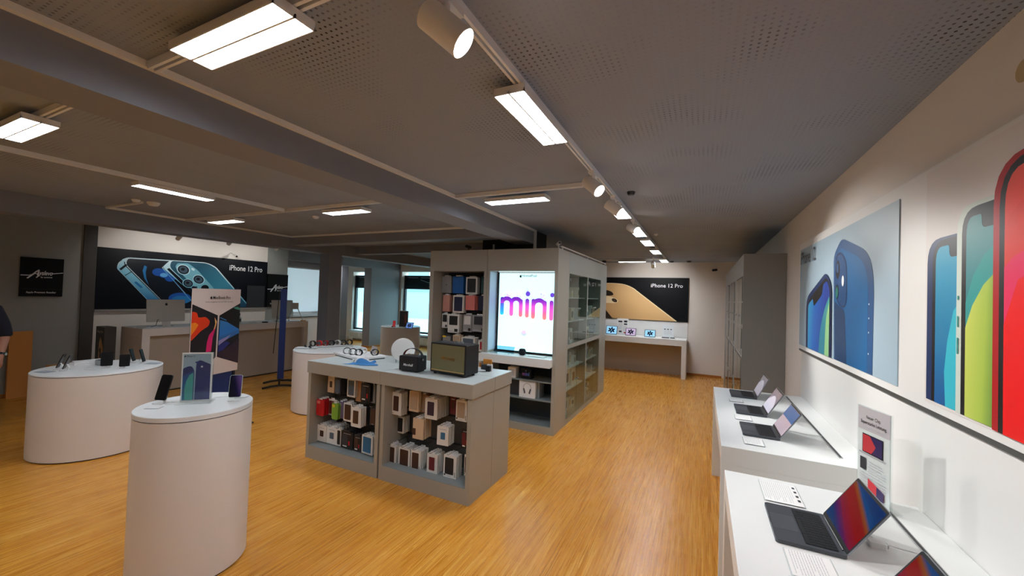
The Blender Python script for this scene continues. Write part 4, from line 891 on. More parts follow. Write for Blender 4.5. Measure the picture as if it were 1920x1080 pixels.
b = MB(); b.rbox(-0.085, 0.035, 0.148, 0.085, 0.105, 0.151, 0.01, 'z', M=Tk); b.build('control_panel', M_dark, o, world=True)
for k in range(4):
    b = MB(); b.cyl(Tk@Vector((-0.06+k*0.035, 0.07, 0.151)), Tk@Vector((-0.06+k*0.035, 0.07, 0.158)), 0.008, n=14); b.build('knob', mat('brass', (190, 150, 80), 0.3, 0.8), o, world=True)
st_ = []; NN = 22
for i in range(NN+1):
    t = i/NN; a = math.pi*t; st_.append((-0.112*math.cos(a)*1.0, 0.07, 0.115+0.10*math.sin(a)**0.8))
b = MB()
for i in range(NN):
    p, q = st_[i], st_[i+1]; b.add([Tk@Vector((p[0], 0.055, p[2])), Tk@Vector((q[0], 0.055, q[2])), Tk@Vector((q[0], 0.085, q[2])), Tk@Vector((p[0], 0.085, p[2])), Tk@Vector((p[0]*0.97, 0.055, p[2]-0.004)), Tk@Vector((q[0]*0.97, 0.055, q[2]-0.004)), Tk@Vector((q[0]*0.97, 0.085, q[2]-0.004)), Tk@Vector((p[0]*0.97, 0.085, p[2]-0.004))], [(0, 1, 2, 3)], 0); o_ = len(b.v)-8
    b.f += [[o_+7, o_+6, o_+5, o_+4], [o_, o_+4, o_+5, o_+1], [o_+3, o_+2, o_+6, o_+7]]; b.m += [1, 0, 0]
b.build('strap', [M_leath, mat('dark red lining', (120, 22, 24), 0.7)], o, world=True)
for s in (-1, 1):
    b = MB(); b.cyl(Tk@Vector((s*0.108, 0.07, 0.115)), Tk@Vector((s*0.118, 0.07, 0.115)), 0.010, n=16); b.build('strap_rivet', M_alu, o, world=True)
for sx in (-1, 1):
    b = MB(); b.box(-2.495+sx*0.08-0.012, 2.99, zt, -2.495+sx*0.08+0.012, 3.10, zt+0.008); b.build('foot', M_black, o, world=True)
# large speaker
o = thing('amplifier_speaker', 'large black speaker with an olive grille and brass strip on the island', 'speaker', (-2.08, 3.14, zt))
Tw = Matrix.Translation((-2.095, 3.04, zt))@Matrix.Rotation(R(-4), 4, 'Z')
MB().rbox(-0.206, 0.0, 0.018, 0.206, 0.20, 0.292, 0.010, 'y', M=Tw).build('cabinet', M_leath, o, world=True, bevel=0.003)
mg = mat('olive grille cloth', (122, 118, 84), 0.85); N_, L_ = nodes(mg); wv = N_.new('ShaderNodeTexWave'); wv.inputs['Scale'].default_value = 120; tcn = N_.new('ShaderNodeTexCoord'); L_.new(tcn.outputs['Object'], wv.inputs['Vector']); bmp = N_.new('ShaderNodeBump'); bmp.inputs['Strength'].default_value = 0.15; L_.new(wv.outputs[0], bmp.inputs['Height']); L_.new(bmp.outputs[0], N_['Principled BSDF'].inputs['Normal'])
MB().rbox(-0.190, -0.003, 0.048, 0.190, 0.0, 0.278, 0.004, 'y', M=Tw).build('grille', mg, o, world=True)
MB().rbox(-0.190, -0.004, 0.034, 0.190, 0.0, 0.046, 0.002, 'y', M=Tw).build('brass_strip', mat('pale brass', (206, 178, 120), 0.35, 0.6), o, world=True)
b = MB(); A = Art(b, Tw@Vector((-0.075, -0.006, 0.142)), Tw.to_3x3()@Vector((1, 0, 0)), (0, 0, 1)); A.text('Marshall', 0, 0, 0.05, 0, 0.006, 0.16, shear=0.25); b.build('badge', mat('gold lettering', (170, 128, 66), 0.35, 0.5), o, world=True)
MB().rbox(-0.15, 0.05, 0.292, 0.15, 0.15, 0.295, 0.01, 'z', M=Tw).build('control_panel', M_dark, o, world=True)
for k in range(4):
    b = MB(); b.cyl(Tw@Vector((0.0+k*0.03, 0.10, 0.295)), Tw@Vector((0.0+k*0.03, 0.10, 0.308)), 0.010, n=16); b.build('knob', M_alu, o, world=True)
for sx in (-1, 1):
    for sy in (0.03, 0.17):
        b = MB(); b.cyl(Tw@Vector((sx*0.17, sy, 0)), Tw@Vector((sx*0.17, sy, 0.018)), 0.014, n=14); b.build('foot', M_black, o, world=True)
# small things at the rear right corner of the island
o = thing('small_speaker', 'small dark boxy speaker with an orange back, behind the large one', 'speaker', (-1.93, 3.52, zt))
MB().rbox(-2.0, 3.49, zt, -1.90, 3.53, zt+0.05, 0.005, 'y').build('body', M_dark, o, world=True, bevel=0.002)
MB().rbox(-1.998, 3.531, zt, -1.902, 3.545, zt+0.10, 0.005, 'y').build('backboard', mat('orange panel', (214, 140, 50), 0.5), o, world=True)
o = thing('charging_stand', 'little black charger with a white stand near the rear right corner of the island', 'charger', (-1.87, 3.44, zt))
MB().rbox(-1.905, 3.42, zt, -1.86, 3.45, zt+0.055, 0.006, 'y').build('body', M_black, o, world=True, bevel=0.002)
MB().rbox(-1.91, 3.4505, zt, -1.852, 3.47, zt+0.066, 0.006, 'y').build('stand', M_whitep, o, world=True, bevel=0.002)
cable([(-1.875, 3.419, zt+0.006), (-1.90, 3.38, zt+0.004), (-1.95, 3.36, zt+0.004), (-1.985, 3.37, zt+0.004)], 'thin black cable on the island behind the large speaker', M_black, 0.0025)
# ================================================================ tower: accessory unit, screen unit, glass cabinets
TY = 4.803; TH = 2.395
M_in = mat('dark grey interior', (70, 72, 70), 0.6)
# ---- left unit: wall of tablet cases
u1 = thing('accessory_unit', 'tall grey shop unit hung with tablet cases behind the island', 'shelving unit', (-3.2, 5.1, 0))
a, b_ = -3.683, -2.706
m = MB(); m.box(a, TY, 0, a+0.07, 5.262, TH); m.box(b_-0.045, TY, 0, b_, 5.262, TH); m.box(a+0.07, TY, 2.095, b_-0.045, 5.262, TH); m.box(a+0.07, TY, 0, b_-0.045, 5.262, 0.1)
m.build('carcass', M_tow, u1, world=True)
MB().box(a+0.07, 5.2, 0.1, b_-0.045, 5.262, 2.095).build('back_panel', M_in, u1, world=True)
for z_ in (2.055, 1.765, 1.475, 1.175, 0.86, 0.5): MB().box(a+0.07, 5.185, z_-0.01, b_-0.045, 5.199, z_+0.01).build('hook_rail', M_black, u1, world=True)
def tcase(x0, x1, z0, z1, card, case, style, lab, n=2, **k):
    return stack(x0, x1, z0, z1, card, case, style, lab, n, y=5.02, parent=u1, back=5.19, sp=0.03, name='tablet_case_box', cat='tablet case box', t=0.02, **k)
tcase(-3.645, -3.462, 1.776, 2.03, 'grey', 'dark', 'plain', 'grey tablet case, top left of the tall unit', 3)
tcase(-3.440, -3.246, 1.774, 2.03, 'blue', 'lblue', 'plain', 'bright blue tablet case in the top row of the tall unit', 3)
tcase(-3.201, -3.003, 1.767, 2.02, 'white', 'black', 'frame', 'black tablet case in a white frame, top row', 3)
tcase(-2.940, -2.80, 1.785, 2.03, 'teal', 'black', 'plain', 'dark green tablet case at the top right', 3)
tcase(-3.610, -3.483, 1.488, 1.742, 'pink', 'coral', 'plain', 'dusty pink tablet case, second row left', 3)
tcase(-3.423, -3.228, 1.478, 1.74, 'white', 'navy', 'frame', 'navy tablet case in a white frame, second row', 3)
tcase(-3.194, -3.035, 1.529, 1.745, 'coral', 'pink', 'plain', 'coral red tablet case in the second row', 3, dx=0.01)
tcase(-2.973, -2.80, 1.530, 1.75, 'navy', 'blue', 'plain', 'navy tablet case at the right of the second row', 3)
tcase(-3.610, -3.507, 1.237, 1.455, 'white', 'black', 'gadget', 'white box with a black device, third row left', 2)
tcase(-3.500, -3.300, 1.173, 1.45, 'white', 'black', 'gadget', 'large white box with a black tablet case, front of the third row', 4, behind='blue edged tablet box behind the large white box in the third row')
tcase(-3.226, -3.076, 1.203, 1.46, 'grey', 'white', 'gadget', 'grey and white packet in the third row', 3)
tcase(-3.068, -2.80, 1.217, 1.46, 'grey', 'dark', 'gadget', 'wide grey packet with dark gadgets, third row right', 2)
tcase(-3.605, -3.42, 0.95, 1.128, 'dark', 'grey', 'frame', 'dark grey box with a yellow tag, bottom left row', 2)
tcase(-3.400, -3.27, 0.95, 1.14, 'cream', 'clear', 'frame', 'cream and white box beside the yellow tagged one', 3)
tcase(-3.248, -3.01, 0.93, 1.12, 'white', 'slate', 'frame', 'white box with a slate window above the large speaker', 4)
tcase(-2.952, -2.80, 0.93, 1.10, 'white', 'red', 'mid', 'white box with a red gadget, right of the large speaker', 2)
tcase(-2.95, -2.80, 0.62, 0.80, 'white', 'orange', 'mid', 'white box with an orange picture low in the tall unit', 2)
MB().rbox(-3.56, 5.004, 1.10, -3.50, 5.010, 1.125, 0.004, 'y').build('price_tag', CM['yellow'], u1, world=True)
# ---- right unit: light box screen, shelf, box shelves
u2 = thing('screen_unit', 'grey unit with the glowing coloured screen and white shelf', 'display unit', (-2.18, 5.0, 0))
a, b_ = -2.702, -1.666
m = MB(); m.box(a, TY, 0, a+0.035, 5.262, TH); m.box(b_-0.045, TY, 0, b_, 5.262, TH); m.box(a+0.035, TY, 2.10, b_-0.045, 5.262, TH); m.box(a+0.035, TY, 0, b_-0.045, 5.262, 0.09); m.box(a+0.035, 5.2, 0.09, b_-0.045, 5.262, 2.10)
m.build('carcass', M_tow, u2, world=True)
MB().box(a+0.0355, TY+0.01, 1.0, a+0.042, 5.199, 2.09).build('side_lining', mat('pale blue lining', (190, 204, 226), 0.4), u2, world=True)
for i, z_ in enumerate((0.66, 0.42, 0.10)):
    MB().box(a+0.04, 4.82, z_-0.014, b_-0.05, 5.19, z_+0.003).build('shelf', mat('grey glassy shelf', (128, 136, 136), 0.3), u2, world=True)
MB().box(a+0.036, 5.185, 0.10, b_-0.046, 5.199, 0.90).build('back_lining', mat('dark slate lining', (62, 72, 78), 0.5), u2, world=True)
MB().rbox(-2.745, 4.70, 0.862, -1.70, 4.8025, 0.970, 0.012, 'y').box(-2.659, 4.8026, 0.862, -1.712, 5.019, 0.970).build('counter_shelf', M_lam, u2, world=True, bevel=0.003)
SY = 5.02
MB().box(-2.64, SY, 0.985, -1.715, SY+0.03, 2.098).build('screen_frame', M_black, u2, world=True)
kk = SY/5.0
scr = MB(); A = Art(scr, (0, SY-0.001, 0), (1, 0, 0), (0, 0, 1))
X0, X1, Z0, Z1 = -2.618, -1.725, 1.0, 2.085
A.rect(X0, Z0, X1, Z1, 0)
E_ = 1.15
def em(nm, c, e=E_): return mat(nm, c, 0.3, emit=c, es=e)
smats = [em('light box white', (198, 246, 250), 1.25), em('light box ink', (20, 24, 40), 0.0)]
def emgrad(nm, stops): return grad(nm, (0, 0, 1), 0, stops, 0.3, 0.9)
# letter gradients use the z extent of the sheet
g_blue = grad('mini blue', (0, 0, 1/0.26), -0.405/0.26, [(0, (30, 220, 244)), (0.4, (50, 160, 240)), (0.85, (86, 60, 200)), (1, (70, 40, 170))], 0.3, 0.95)
g_pink = grad('mini pink', (0, 0, 1/0.26), -0.405/0.26, [(0, (246, 110, 170)), (0.5, (236, 90, 206)), (0.8, (170, 60, 200)), (1, (110, 40, 180))], 0.3, 0.95)
g_org = grad('mini orange', (0, 0, 1/0.26), -0.405/0.26, [(0, (250, 140, 110)), (0.3, (246, 110, 150)), (0.6, (236, 90, 206)), (0.85, (150, 60, 200)), (1, (96, 44, 176))], 0.3, 0.95)
smats += [g_blue, g_pink, g_org, em('mini violet dot', (96, 60, 190)), em('mini shade ball', (176, 190, 226)), em('mini pale pink', (230, 190, 236), 1.0), em('mini pale violet', (176, 150, 226), 1.0)]
def SX(px): return -2.632+(px-68)/(745-68)*0.859
def SZ(py): return 2.10-(py-60)/(1040-60)*1.09
def stroke(px, py0, py1, wd, m): A.poly(rrect(SX(px)-wd/2, SZ(py1), SX(px)+wd/2, SZ(py0), wd/2), m, 0.0010)
WD = 0.058
stroke(122, 380, 610, WD, 2); stroke(238, 400, 620, WD, 3); stroke(352, 400, 625, WD, 4)
stroke(428, 392, 630, WD, 4); stroke(500, 392, 640, WD, 4); stroke(632, 410, 645, WD, 4); stroke(708, 405, 650, WD*0.95, 3)
def arch(x0, x1, pyt, m):
    xa, xb = SX(x0)-WD/2, SX(x1)+WD/2; zt_ = SZ(pyt); c = (xa+xb)/2; ro = (xb-xa)/2; ri = ro-WD; zb = zt_-ro*0.95
    pts = [(c-ro*math.cos(math.pi*i/14), zb+ro*0.95*math.sin(math.pi*i/14)) for i in range(15)]+[(c+ri*math.cos(math.pi*i/14), zb+ri*0.85*math.sin(math.pi*i/14)) for i in range(15)]
    l = 0.0016
    for i in range(14):
        A.poly([pts[i], pts[i+1], pts[28-i], pts[29-i]], m, l)
arch(122, 238, 372, 3); arch(238, 352, 372, 3); arch(500, 632, 382, 3)
for (x, y) in ((433, 333), (714, 340)): A.disc(SX(x), SZ(y), 0.035 if x < 600 else 0.031, 5)
rn = random.Random(3)
for cx_, n_ in ((122, 40), (200, 70), (320, 80), (433, 14), (600, 70), (510, 20), (712, 16)):
    for i in range(n_):
        x = SX(cx_+rn.gauss(0, 26 if n_ > 30 else 9)); dz = abs(rn.gauss(0, 0.055)); z_ = SZ(375 if cx_ not in (433, 712) else 300)+dz; s_ = 0.0035*(1.2-min(1, dz/0.15))+0.0012
        if X0+0.01 < x < X1-0.01: A.poly([(x-s_, z_-s_), (x+s_, z_-s_), (x+s_, z_+s_), (x-s_, z_+s_)], 8 if rn.random() < .6 else 7, 0.0022)
for cx_ in (238, 500, 632, 708):
    for i in range(26):
        x = SX(cx_+rn.gauss(0, 9)); z_ = SZ(640)-abs(rn.gauss(0, 0.035)); s_ = 0.0018
        if x < X1-0.01: A.poly([(x-s_, z_-s_), (x+s_, z_-s_), (x+s_, z_+s_), (x-s_, z_+s_)], 7, 0.0022)
A.disc(SX(400), SZ(820), 0.042, 6, 0.0024); A.disc(SX(400), SZ(806), 0.034, 7, 0.0028, ry=0.024)
A.text('HomePod', SX(356), SZ(123), 0.052, 1, 0.004, SX(530)-SX(358)); A.fruit(SX(340), SZ(112), 0.042, 1)
scr.build('screen', smats, u2, world=True)
mm = MB(); mm.box(-2.635, SY-0.003, 2.0985, -1.715, SY+0.03, 2.112); mm.build('light_strip', mat('light strip', (250, 255, 255), 0.4, emit=(235, 250, 255), es=4.0), u2, world=True)
# things on the white shelf
o = thing('smart_speaker', 'small round black smart speaker on the white shelf before the glowing screen', 'speaker', (-2.165, 4.88, 0.971))
b = MB(); b.lathe([(0.026, 0.0), (0.040, 0.008), (0.049, 0.03), (0.049, 0.055), (0.040, 0.078), (0.030, 0.084)], (-2.165, 4.88, 0.971), 28); b.build('fabric_body', mat('black mesh fabric', (18, 19, 24), 0.9), o, world=True, smooth=True)
b = MB(); b.lathe([(0.029, 0.084), (0.027, 0.0865)], (-2.165, 4.88, 0.971), 24); b.build('touch_surface', M_black, o, world=True)
o = thing('sign_holder', 'clear acrylic riser with a pale sheet at the left of the white shelf', 'sign holder', (-2.45, 4.88, 0.971))
MB().box(-2.63, 4.80, 0.971, -2.30, 4.96, 0.978).build('base', M_acr, o, world=True)
MB().box(-2.58, 4.86, 0.9785, -2.28, 4.866, 1.075, rot=Matrix.Rotation(R(-35), 3, 'X')).build('sheet', glass('pale blue acrylic', (190, 220, 236), 1.4), o, world=True)
o = thing('price_card', 'clear price plate lying at the right of the white shelf', 'price card', (-1.95, 4.86, 0.971))
MB().box(-2.08, 4.80, 0.971, -1.82, 4.92, 0.976).build('plate', M_acr, o, world=True); MB().box(-2.07, 4.81, 0.9762, -1.83, 4.91, 0.9768).build('card', M_paper, o, world=True)
cable([(-2.12, 4.9, 0.975), (-2.25, 4.93, 0.975), (-2.33, 4.9, 0.975), (-2.36, 4.84, 0.975)], 'dark cable between the round smart speaker and the clear riser', M_dark, 0.002)
# boxes on the shelves below
def pbox(x0, x1, y0, y1, z0, z1, lab, m, paint=None, extra=(), cat='box', group=None, name='product_box'):
    p = MB(); p.box(x0, y0, z0, x1, y1, z1, 0); A = Art(p, (x0, y0, z0), (1, 0, 0), (0, 0, 1))
    if paint: paint(A, x1-x0, z1-z0)
    return tag(p.build(name, [m]+list(extra)), lab, cat, group)
pbox(-2.165, -2.02, 4.86, 4.98, 0.664, 0.795, 'black product box with a colourful word, under the white shelf', M_black, lambda A, w_, h: (A.text('mini', 0.02, h*0.32, 0.07, 1, 0.02, w_*0.7), A.fruit(w_*0.5, h*0.82, 0.012, 2)), [grad('mini box blend', (1, 0, 0), 0, [(0, (230, 110, 200)), (0.5, (130, 120, 240)), (1, (60, 170, 240))], 0.4, 0.0), M_wtext])
pbox(-2.35, -2.235, 4.84, 4.95, 0.664, 0.80, 'white product box partly behind the island corner, under the white shelf', M_paper, lambda A, w_, h: A.rect(w_*.15, h*.2, w_*.85, h*.8, 1), [mat('pale grey box', (206, 212, 218), 0.5)])
def hp(A, w_, h):
    A.line([(w_*0.5+0.055*math.cos(t), h*0.58+0.062*math.sin(t)) for t in [math.pi*(i/12) for i in range(13)]], 0.007, 1)
    for s in (-1, 1):
        A.poly(rpoly([(w_*.5+s*0.060, h*.54), (w_*.5+s*0.042, h*.57), (w_*.5+s*0.022, h*.28), (w_*.5+s*0.040, h*.22)], 0.008), 2); A.poly(rpoly([(w_*.5+s*0.064, h*.50), (w_*.5+s*0.053, h*.52), (w_*.5+s*0.036, h*.24), (w_*.5+s*0.047, h*.22)], 0.006), 1)
pbox(-2.175, -1.945, 4.84, 4.96, 0.4235, 0.64, 'white box with a picture of silver over ear headphones', M_paper, hp, [mat('headband silver', (170, 172, 178), 0.4), M_dark], 'headphones box')
pbox(-2.34, -2.19, 4.90, 5.05, 0.4235, 0.62, 'dark box left of the headphones picture box', M_dark); pbox(-1.93, -1.90, 4.88, 5.05, 0.4235, 0.63, 'thin grey box standing right of the headphones picture box', mat('thin grey box', (140, 146, 148), 0.5))
for i, (x, z_) in enumerate(((-2.245, 0.82), (-2.195, 0.82))): tag(MB().rbox(x-0.017, 4.93, z_, x+0.017, 4.95, z_+0.0415, 0.006, 'y').build('power_adapter', M_whitep), 'small white plug hanging under the white shelf', 'power adapter', 'two white plugs under the shelf')
# ---- side cabinets with glass doors, facing the aisle
g0, g1, gx, gb = 5.264, 7.65, -1.666, -2.15
sc2 = thing('glass_cabinet', 'long grey cabinet with glass doors along the aisle, behind the screen unit', 'cabinet', (-1.9, 6.45, 0))
m = MB(); m.box(gb, g0, 0, gx, g0+0.03, TH); m.box(gb, 7.15, 0, gx, g1, TH); m.box(gb, g0+0.03, 2.10, gx, 7.15, TH); m.box(gb, g0+0.03, 0, gx, 7.15, 0.08); m.box(gb, g0+0.03, 0.08, gb+0.02, 7.15, 2.10); m.box(gb+0.02, 6.24, 0.08, gx-0.001, 6.30, 2.10); m.box(gx-0.03, g0+0.03, 1.05, gx, 6.24, 1.11); m.box(gx-0.03, 6.30, 1.05, gx, 7.15, 1.11)
m.build('body', M_tow2, sc2, world=True)
for y in (5.80, 6.34, 7.13): pass
for z_ in (0.44, 0.745, 1.08, 1.42, 1.76): MB().box(gb+0.021, g0+0.031, z_-0.009, gx-0.035, 7.149, z_+0.006).build('shelf', M_whitep if z_ != 1.08 else M_tow2, sc2, world=True)
for (y0_, y1_) in ((5.30, 5.765), (5.77, 6.235), (6.305, 6.72), (6.725, 7.145)):
    for (za, zb) in ((0.085, 1.045), (1.115, 2.095)):
        g = MB().box(gx+0.001, y0_, za, gx+0.007, y1_, zb).build('glass_door', M_glass, sc2, world=True)
        ky = y1_-0.04 if y0_ in (5.30, 6.305) else y0_+0.04
        kb = MB(); kb.cyl((gx+0.0075, ky, (za+zb)/2), (gx+0.022, ky, (za+zb)/2), 0.011, n=10); kb.build('knob', M_alu, g, world=True)
        for hz in (za+0.08, zb-0.08):
            hb = MB(); hy = y0_+0.012 if y0_ in (5.30, 6.305) else y1_-0.012; hb.box(gx+0.0075, hy-0.012, hz-0.02, gx+0.012, hy+0.012, hz+0.02); hb.build('hinge', M_alu, g, world=True)
rn = random.Random(11); kd = [M_paper, mat('cream box', (226, 212, 186), 0.5), mat('pale grey box', (206, 212, 218), 0.5)]
pic = [M_dark, mat('gold picture', (206, 170, 70), 0.5), mat('pic blue grey', (110, 130, 150), 0.5), mat('pic brown', (150, 100, 60), 0.5)]
spots_ = []
for sh, zz in ((0.081, 'on the bottom shelf'), (0.4465, 'on the second shelf'), (0.7515, 'on the third shelf'), (1.0865, 'on the middle shelf'), (1.4265, 'on the fifth shelf'), (1.7665, 'on the top shelf')):
    y = 5.34
    while y < 7.05:
        wd = rn.uniform(0.06, 0.16)
        if sh == 0.4465 and 5.5 < y < 5.9: wd = 0.2
        if 6.20-wd < y < 6.32: y = 6.33
        if y+wd > 7.12: break
        if rn.random() < 0.62 or sh == 0.4465 and y < 5.9:
            h = rn.uniform(0.12, 0.22) if sh < 1.7 else rn.uniform(0.1, 0.2)
            if sh == 0.4465 and 5.5 < y < 5.9: h = 0.26
            spots_.append((sh, zz, y, wd, h, rn.randrange(3), rn.randrange(4)))
        y += wd+rn.uniform(0.01, 0.09)
for (sh, zz, y, wd, h, ki, pi_) in spots_:
    p = MB(); xf_ = gx-0.06-rn.uniform(0, 0.06); p.box(xf_-0.14, y, sh+0.0008, xf_, y+wd, sh+h, 0); A = Art(p, (xf_, y, sh), (0, 1, 0), (0, 0, 1)); A.rect(wd*0.2, h*0.25, wd*0.8, h*0.75, 1, 0.01)
    side = 'left glass doors' if y < 6.24 else 'right glass doors'
    tag(p.build('product_box', [kd[ki], pic[pi_]]), 'small product box %s behind the %s of the aisle cabinet' % (zz, side), 'box', 'product boxes %s behind the %s' % (zz, side))
# rail with clips on top of the tower
mb = MB(); mb.box(-1.70, 4.95, 2.425, -1.675, 7.6, 2.44); 
for y in (5.0, 6.3, 7.55): mb.box(-1.695, y, 2.3955, -1.68, y+0.02, 2.425)
tag(mb.build('lamp_rail', M_duct), 'thin pale rail along the top edge of the aisle cabinet', 'lighting rail')

# ================================================================ round counters
M_rim = mat('dark shadow gap', (40, 34, 32), 0.6)
def oval(cx, cy, r, h, lab, top_t=0.028, m=M_lams, gap=True):
    o = thing('round_counter', lab, 'display counter', (cx, cy, 0))
    b = MB(); b.lathe([(r-0.012, 0.0), (r-0.012, 0.012)], (cx, cy, 0), 72); b.build('plinth', M_rim, o, world=True, smooth=True)
    b = MB(); b.lathe([(r, 0.0125), (r, h-top_t-(0.006 if gap else 0.001))], (cx, cy, 0), 72); b.build('drum', m, o, world=True, smooth=True)
    if gap: b = MB(); b.lathe([(r-0.006, h-top_t-0.0055), (r-0.006, h-top_t-0.0005)], (cx, cy, 0), 72); b.build('shadow_gap', M_rim, o, world=True, smooth=True)
    b = MB(); b.lathe([(r+0.001, h-top_t), (r+0.001, h-0.003), (r-0.002, h)], (cx, cy, 0), 72); b.build('countertop', M_lam, o, world=True, smooth=True); return o
oval(-2.92, 1.44, 0.303, 1.0, 'nearest tall white round counter with two phones and a small poster')
oval(-5.87, 1.97, 0.505, 0.84, 'wide white round counter at the left with six phones', 0.012)
oval(-5.08, 4.25, 0.495, 0.87, 'white round counter with smart watches behind the island', 0.012)
oval(-7.129, 8.144, 0.5, 0.87, 'white round counter in front of the far shop window', 0.012)
# phones on stands
def phone(cx, cy, z, rz, lab, tilt=R(15), back=False, h=0.147, w_=0.072, edge=None, glow=None, name='phone'):
    """faces local -y; leans back"""
    o = thing(name, lab, 'phone', (cx, cy, z), rz)
    T = Matrix.Translation((0, 0, 0.022))@Matrix.Rotation(-tilt, 4, 'X')
    MB().rbox(-w_/2, 0, 0, w_/2, 0.0075, h, 0.012, 'y', M=T).build('body', edge or M_black, o)
    s = MB(); s.rbox(-w_/2+0.002, -0.0008, 0.002, w_/2-0.002, -0.0001, h-0.002, 0.010, 'y', M=T); sc_o = s.build('screen', glow or M_scr, o)
    c = MB()
    if not back:
        c.rbox(-w_/2+0.004, 0.0078, h-0.037, -w_/2+0.036, 0.0095, h-0.004, 0.007, 'y', M=T)
        for (x, z_) in ((-w_/2+0.013, h-0.013), (-w_/2+0.027, h-0.027), (-w_/2+0.013, h-0.029)): c.cyl(T@Vector((x, 0.0095, z_)), T@Vector((x, 0.0105, z_)), 0.006, n=12, m=1)
        c.build('camera_bump', [M_dark, M_black], o)
    f = MB(); f.rbox(-0.035, -0.02, 0.0005, 0.035, 0.045, 0.006, 0.008); f.tube([(0, 0.035, 0.005), (0, 0.03+0.015, 0.03), T@Vector((0, 0.0085, h*0.35))], 0.007, 8); f.build('stand', M_whitep, o)
    return o
M_scr = mat('dark phone glass', (6, 6, 8), 0.35, spec=0.25)
g_pur = grad('phone purple reflection', (1, 0, 0.5), -0.3, [(0, (10, 12, 26)), (0.5, (22, 20, 50)), (1, (84, 60, 116))], 0.15, 0.12)  # purple reflection painted into the dark screen, with a faint glow
# near counter
phone(-3.10, 1.32, 1.0005, R(20), 'black phone leaning at the left of the nearest round counter', R(17), h=0.16, w_=0.076)
phone(-2.80, 1.60, 1.0005, R(48), 'phone with pale mint edge and a painted purple reflection on the nearest round counter', R(14), edge=mat('pale mint aluminium', (196, 226, 208), 0.3, 0.3), glow=g_pur)
# far counter
zf = 0.8405
phone(-6.02, 1.68, zf, R(-34), 'leftmost of the two thin phones seen edge on at the left of the wide counter', R(20))
phone(-5.90, 1.69, zf, R(-32), 'second thin phone seen edge on at the left of the wide counter', R(20))
phone(-5.77, 1.975, zf, R(66), 'larger square looking dark phone in the middle of the wide counter', R(12), h=0.15, w_=0.095)
phone(-5.60, 2.06, zf, R(66), 'dark phone right of the middle on the wide counter', R(12), h=0.13, w_=0.085)
phone(-5.93, 2.27, zf, R(140), 'left phone of the slim pair leaning left at the back of the wide counter', R(14))
phone(-5.80, 2.31, zf, R(140), 'right phone of the slim pair leaning left at the back of the wide counter', R(14))
for x, y, lab, rz in ((-5.95, 1.58, 'grey price plate at the left rim of the wide counter', 0.3), (-5.72, 2.36, 'grey price plate at the right rim of the wide counter', 0.5)):
    o = thing('price_card', lab, 'price card', (x, y, zf), rz); MB().box(-0.07, -0.045, 0, 0.07, 0.045, 0.004).build('plate', M_acr, o); MB().box(-0.065, -0.04, 0.0042, 0.065, 0.04, 0.0046).build('card', mat('grey card', (170, 176, 188), 0.5), o)
o = thing('display_riser', 'white stepped riser block at the back of the wide counter', 'riser', (-6.2, 1.93, zf))
for i, (x0, x1, y0, y1, h) in enumerate(((-6.30, -6.17, 1.85, 1.98, 0.02), (-6.30, -6.24, 1.87, 2.10, 0.035), (-6.24, -6.15, 2.03, 2.12, 0.03))): MB().box(x0, y0, zf, x1, y1, zf+h).build('block', M_whitep, o, world=True)
o = thing('glass_block', 'grey acrylic block behind the square looking phone on the wide counter', 'acrylic block', (-6.02, 2.04, zf)); MB().box(-6.09, 1.99, zf, -5.97, 2.09, zf+0.055).build('body', mat('grey acrylic', (150, 156, 154), 0.2), o, world=True); MB().box(-6.085, 1.995, zf+0.0555, -5.975, 2.085, zf+0.058).build('cap', M_acr, o, world=True)
cable([(-5.68, 1.87, zf+0.003), (-5.78, 1.82, zf+0.002), (-5.92, 1.86, zf+0.002), (-5.95, 1.95, zf+0.002)], 'white cable looping across the wide counter')
cable([(-3.09, 1.36, 1.003), (-3.04, 1.33, 1.003), (-2.95, 1.40, 1.003), (-2.92, 1.43, 1.003)], 'white cable from the left phone on the nearest round counter')
cable([(-2.82, 1.62, 1.003), (-2.90, 1.66, 1.003), (-2.97, 1.58, 1.003), (-2.90, 1.50, 1.003)], 'white cable from the right phone on the nearest round counter')
for x, y, lab, rz in ((-2.86, 1.68, 'clear price plate at the right rim of the nearest round counter', 0.4), (-3.02, 1.26, 'clear price plate beside the left phone of the nearest round counter', 0.6)):
    o = thing('price_card', lab, 'price card', (x, y, 1.0005), rz); MB().box(-0.04, -0.025, 0, 0.04, 0.025, 0.003).build('plate', M_acr, o); MB().box(-0.037, -0.022, 0.0032, 0.037, 0.022, 0.0036).build('card', M_paper, o)
# small poster holder on the near counter
o = thing('sign_holder', 'clear acrylic holder with a small blue phone poster on the nearest round counter', 'sign holder', (-2.96, 1.45, 1.0005))
Ms = Matrix.Translation((-2.955, 1.45, 1.0005))@Matrix.Rotation(R(44), 4, 'Z')
MB().box(-0.095, -0.05, 0, 0.095, 0.05, 0.006).xf(Ms).build('foot', M_acr, o, world=True)
b = MB(); b.box(-0.085, -0.005, 0.006, 0.085, -0.0035, 0.325); b.box(-0.085, 0.012, 0.006, 0.085, 0.0135, 0.325); b.box(0.085, -0.005, 0.006, 0.088, 0.0135, 0.325); b.xf(Ms).build('pane', M_acr, o, world=True)
c = MB(); c.box(-0.083, 0.0, 0.01, 0.083, 0.010, 0.322, 0); A = Art(c, (-0.083, 0.0, 0.01), (1, 0, 0), (0, 0, 1))
A.rect(0.008, 0.008, 0.158, 0.304, 1); A.poly(rpoly([(0.075, 0.008), (0.078, 0.245), (0.095, 0.268), (0.158, 0.235), (0.158, 0.008)], [0, .03, .02, 0, 0]), 2)
A.poly(rpoly([(0.008, 0.008), (0.008, 0.212), (0.05, 0.232), (0.070, 0.20), (0.070, 0.008)], [0, .01, .03, .02, 0]), 2)
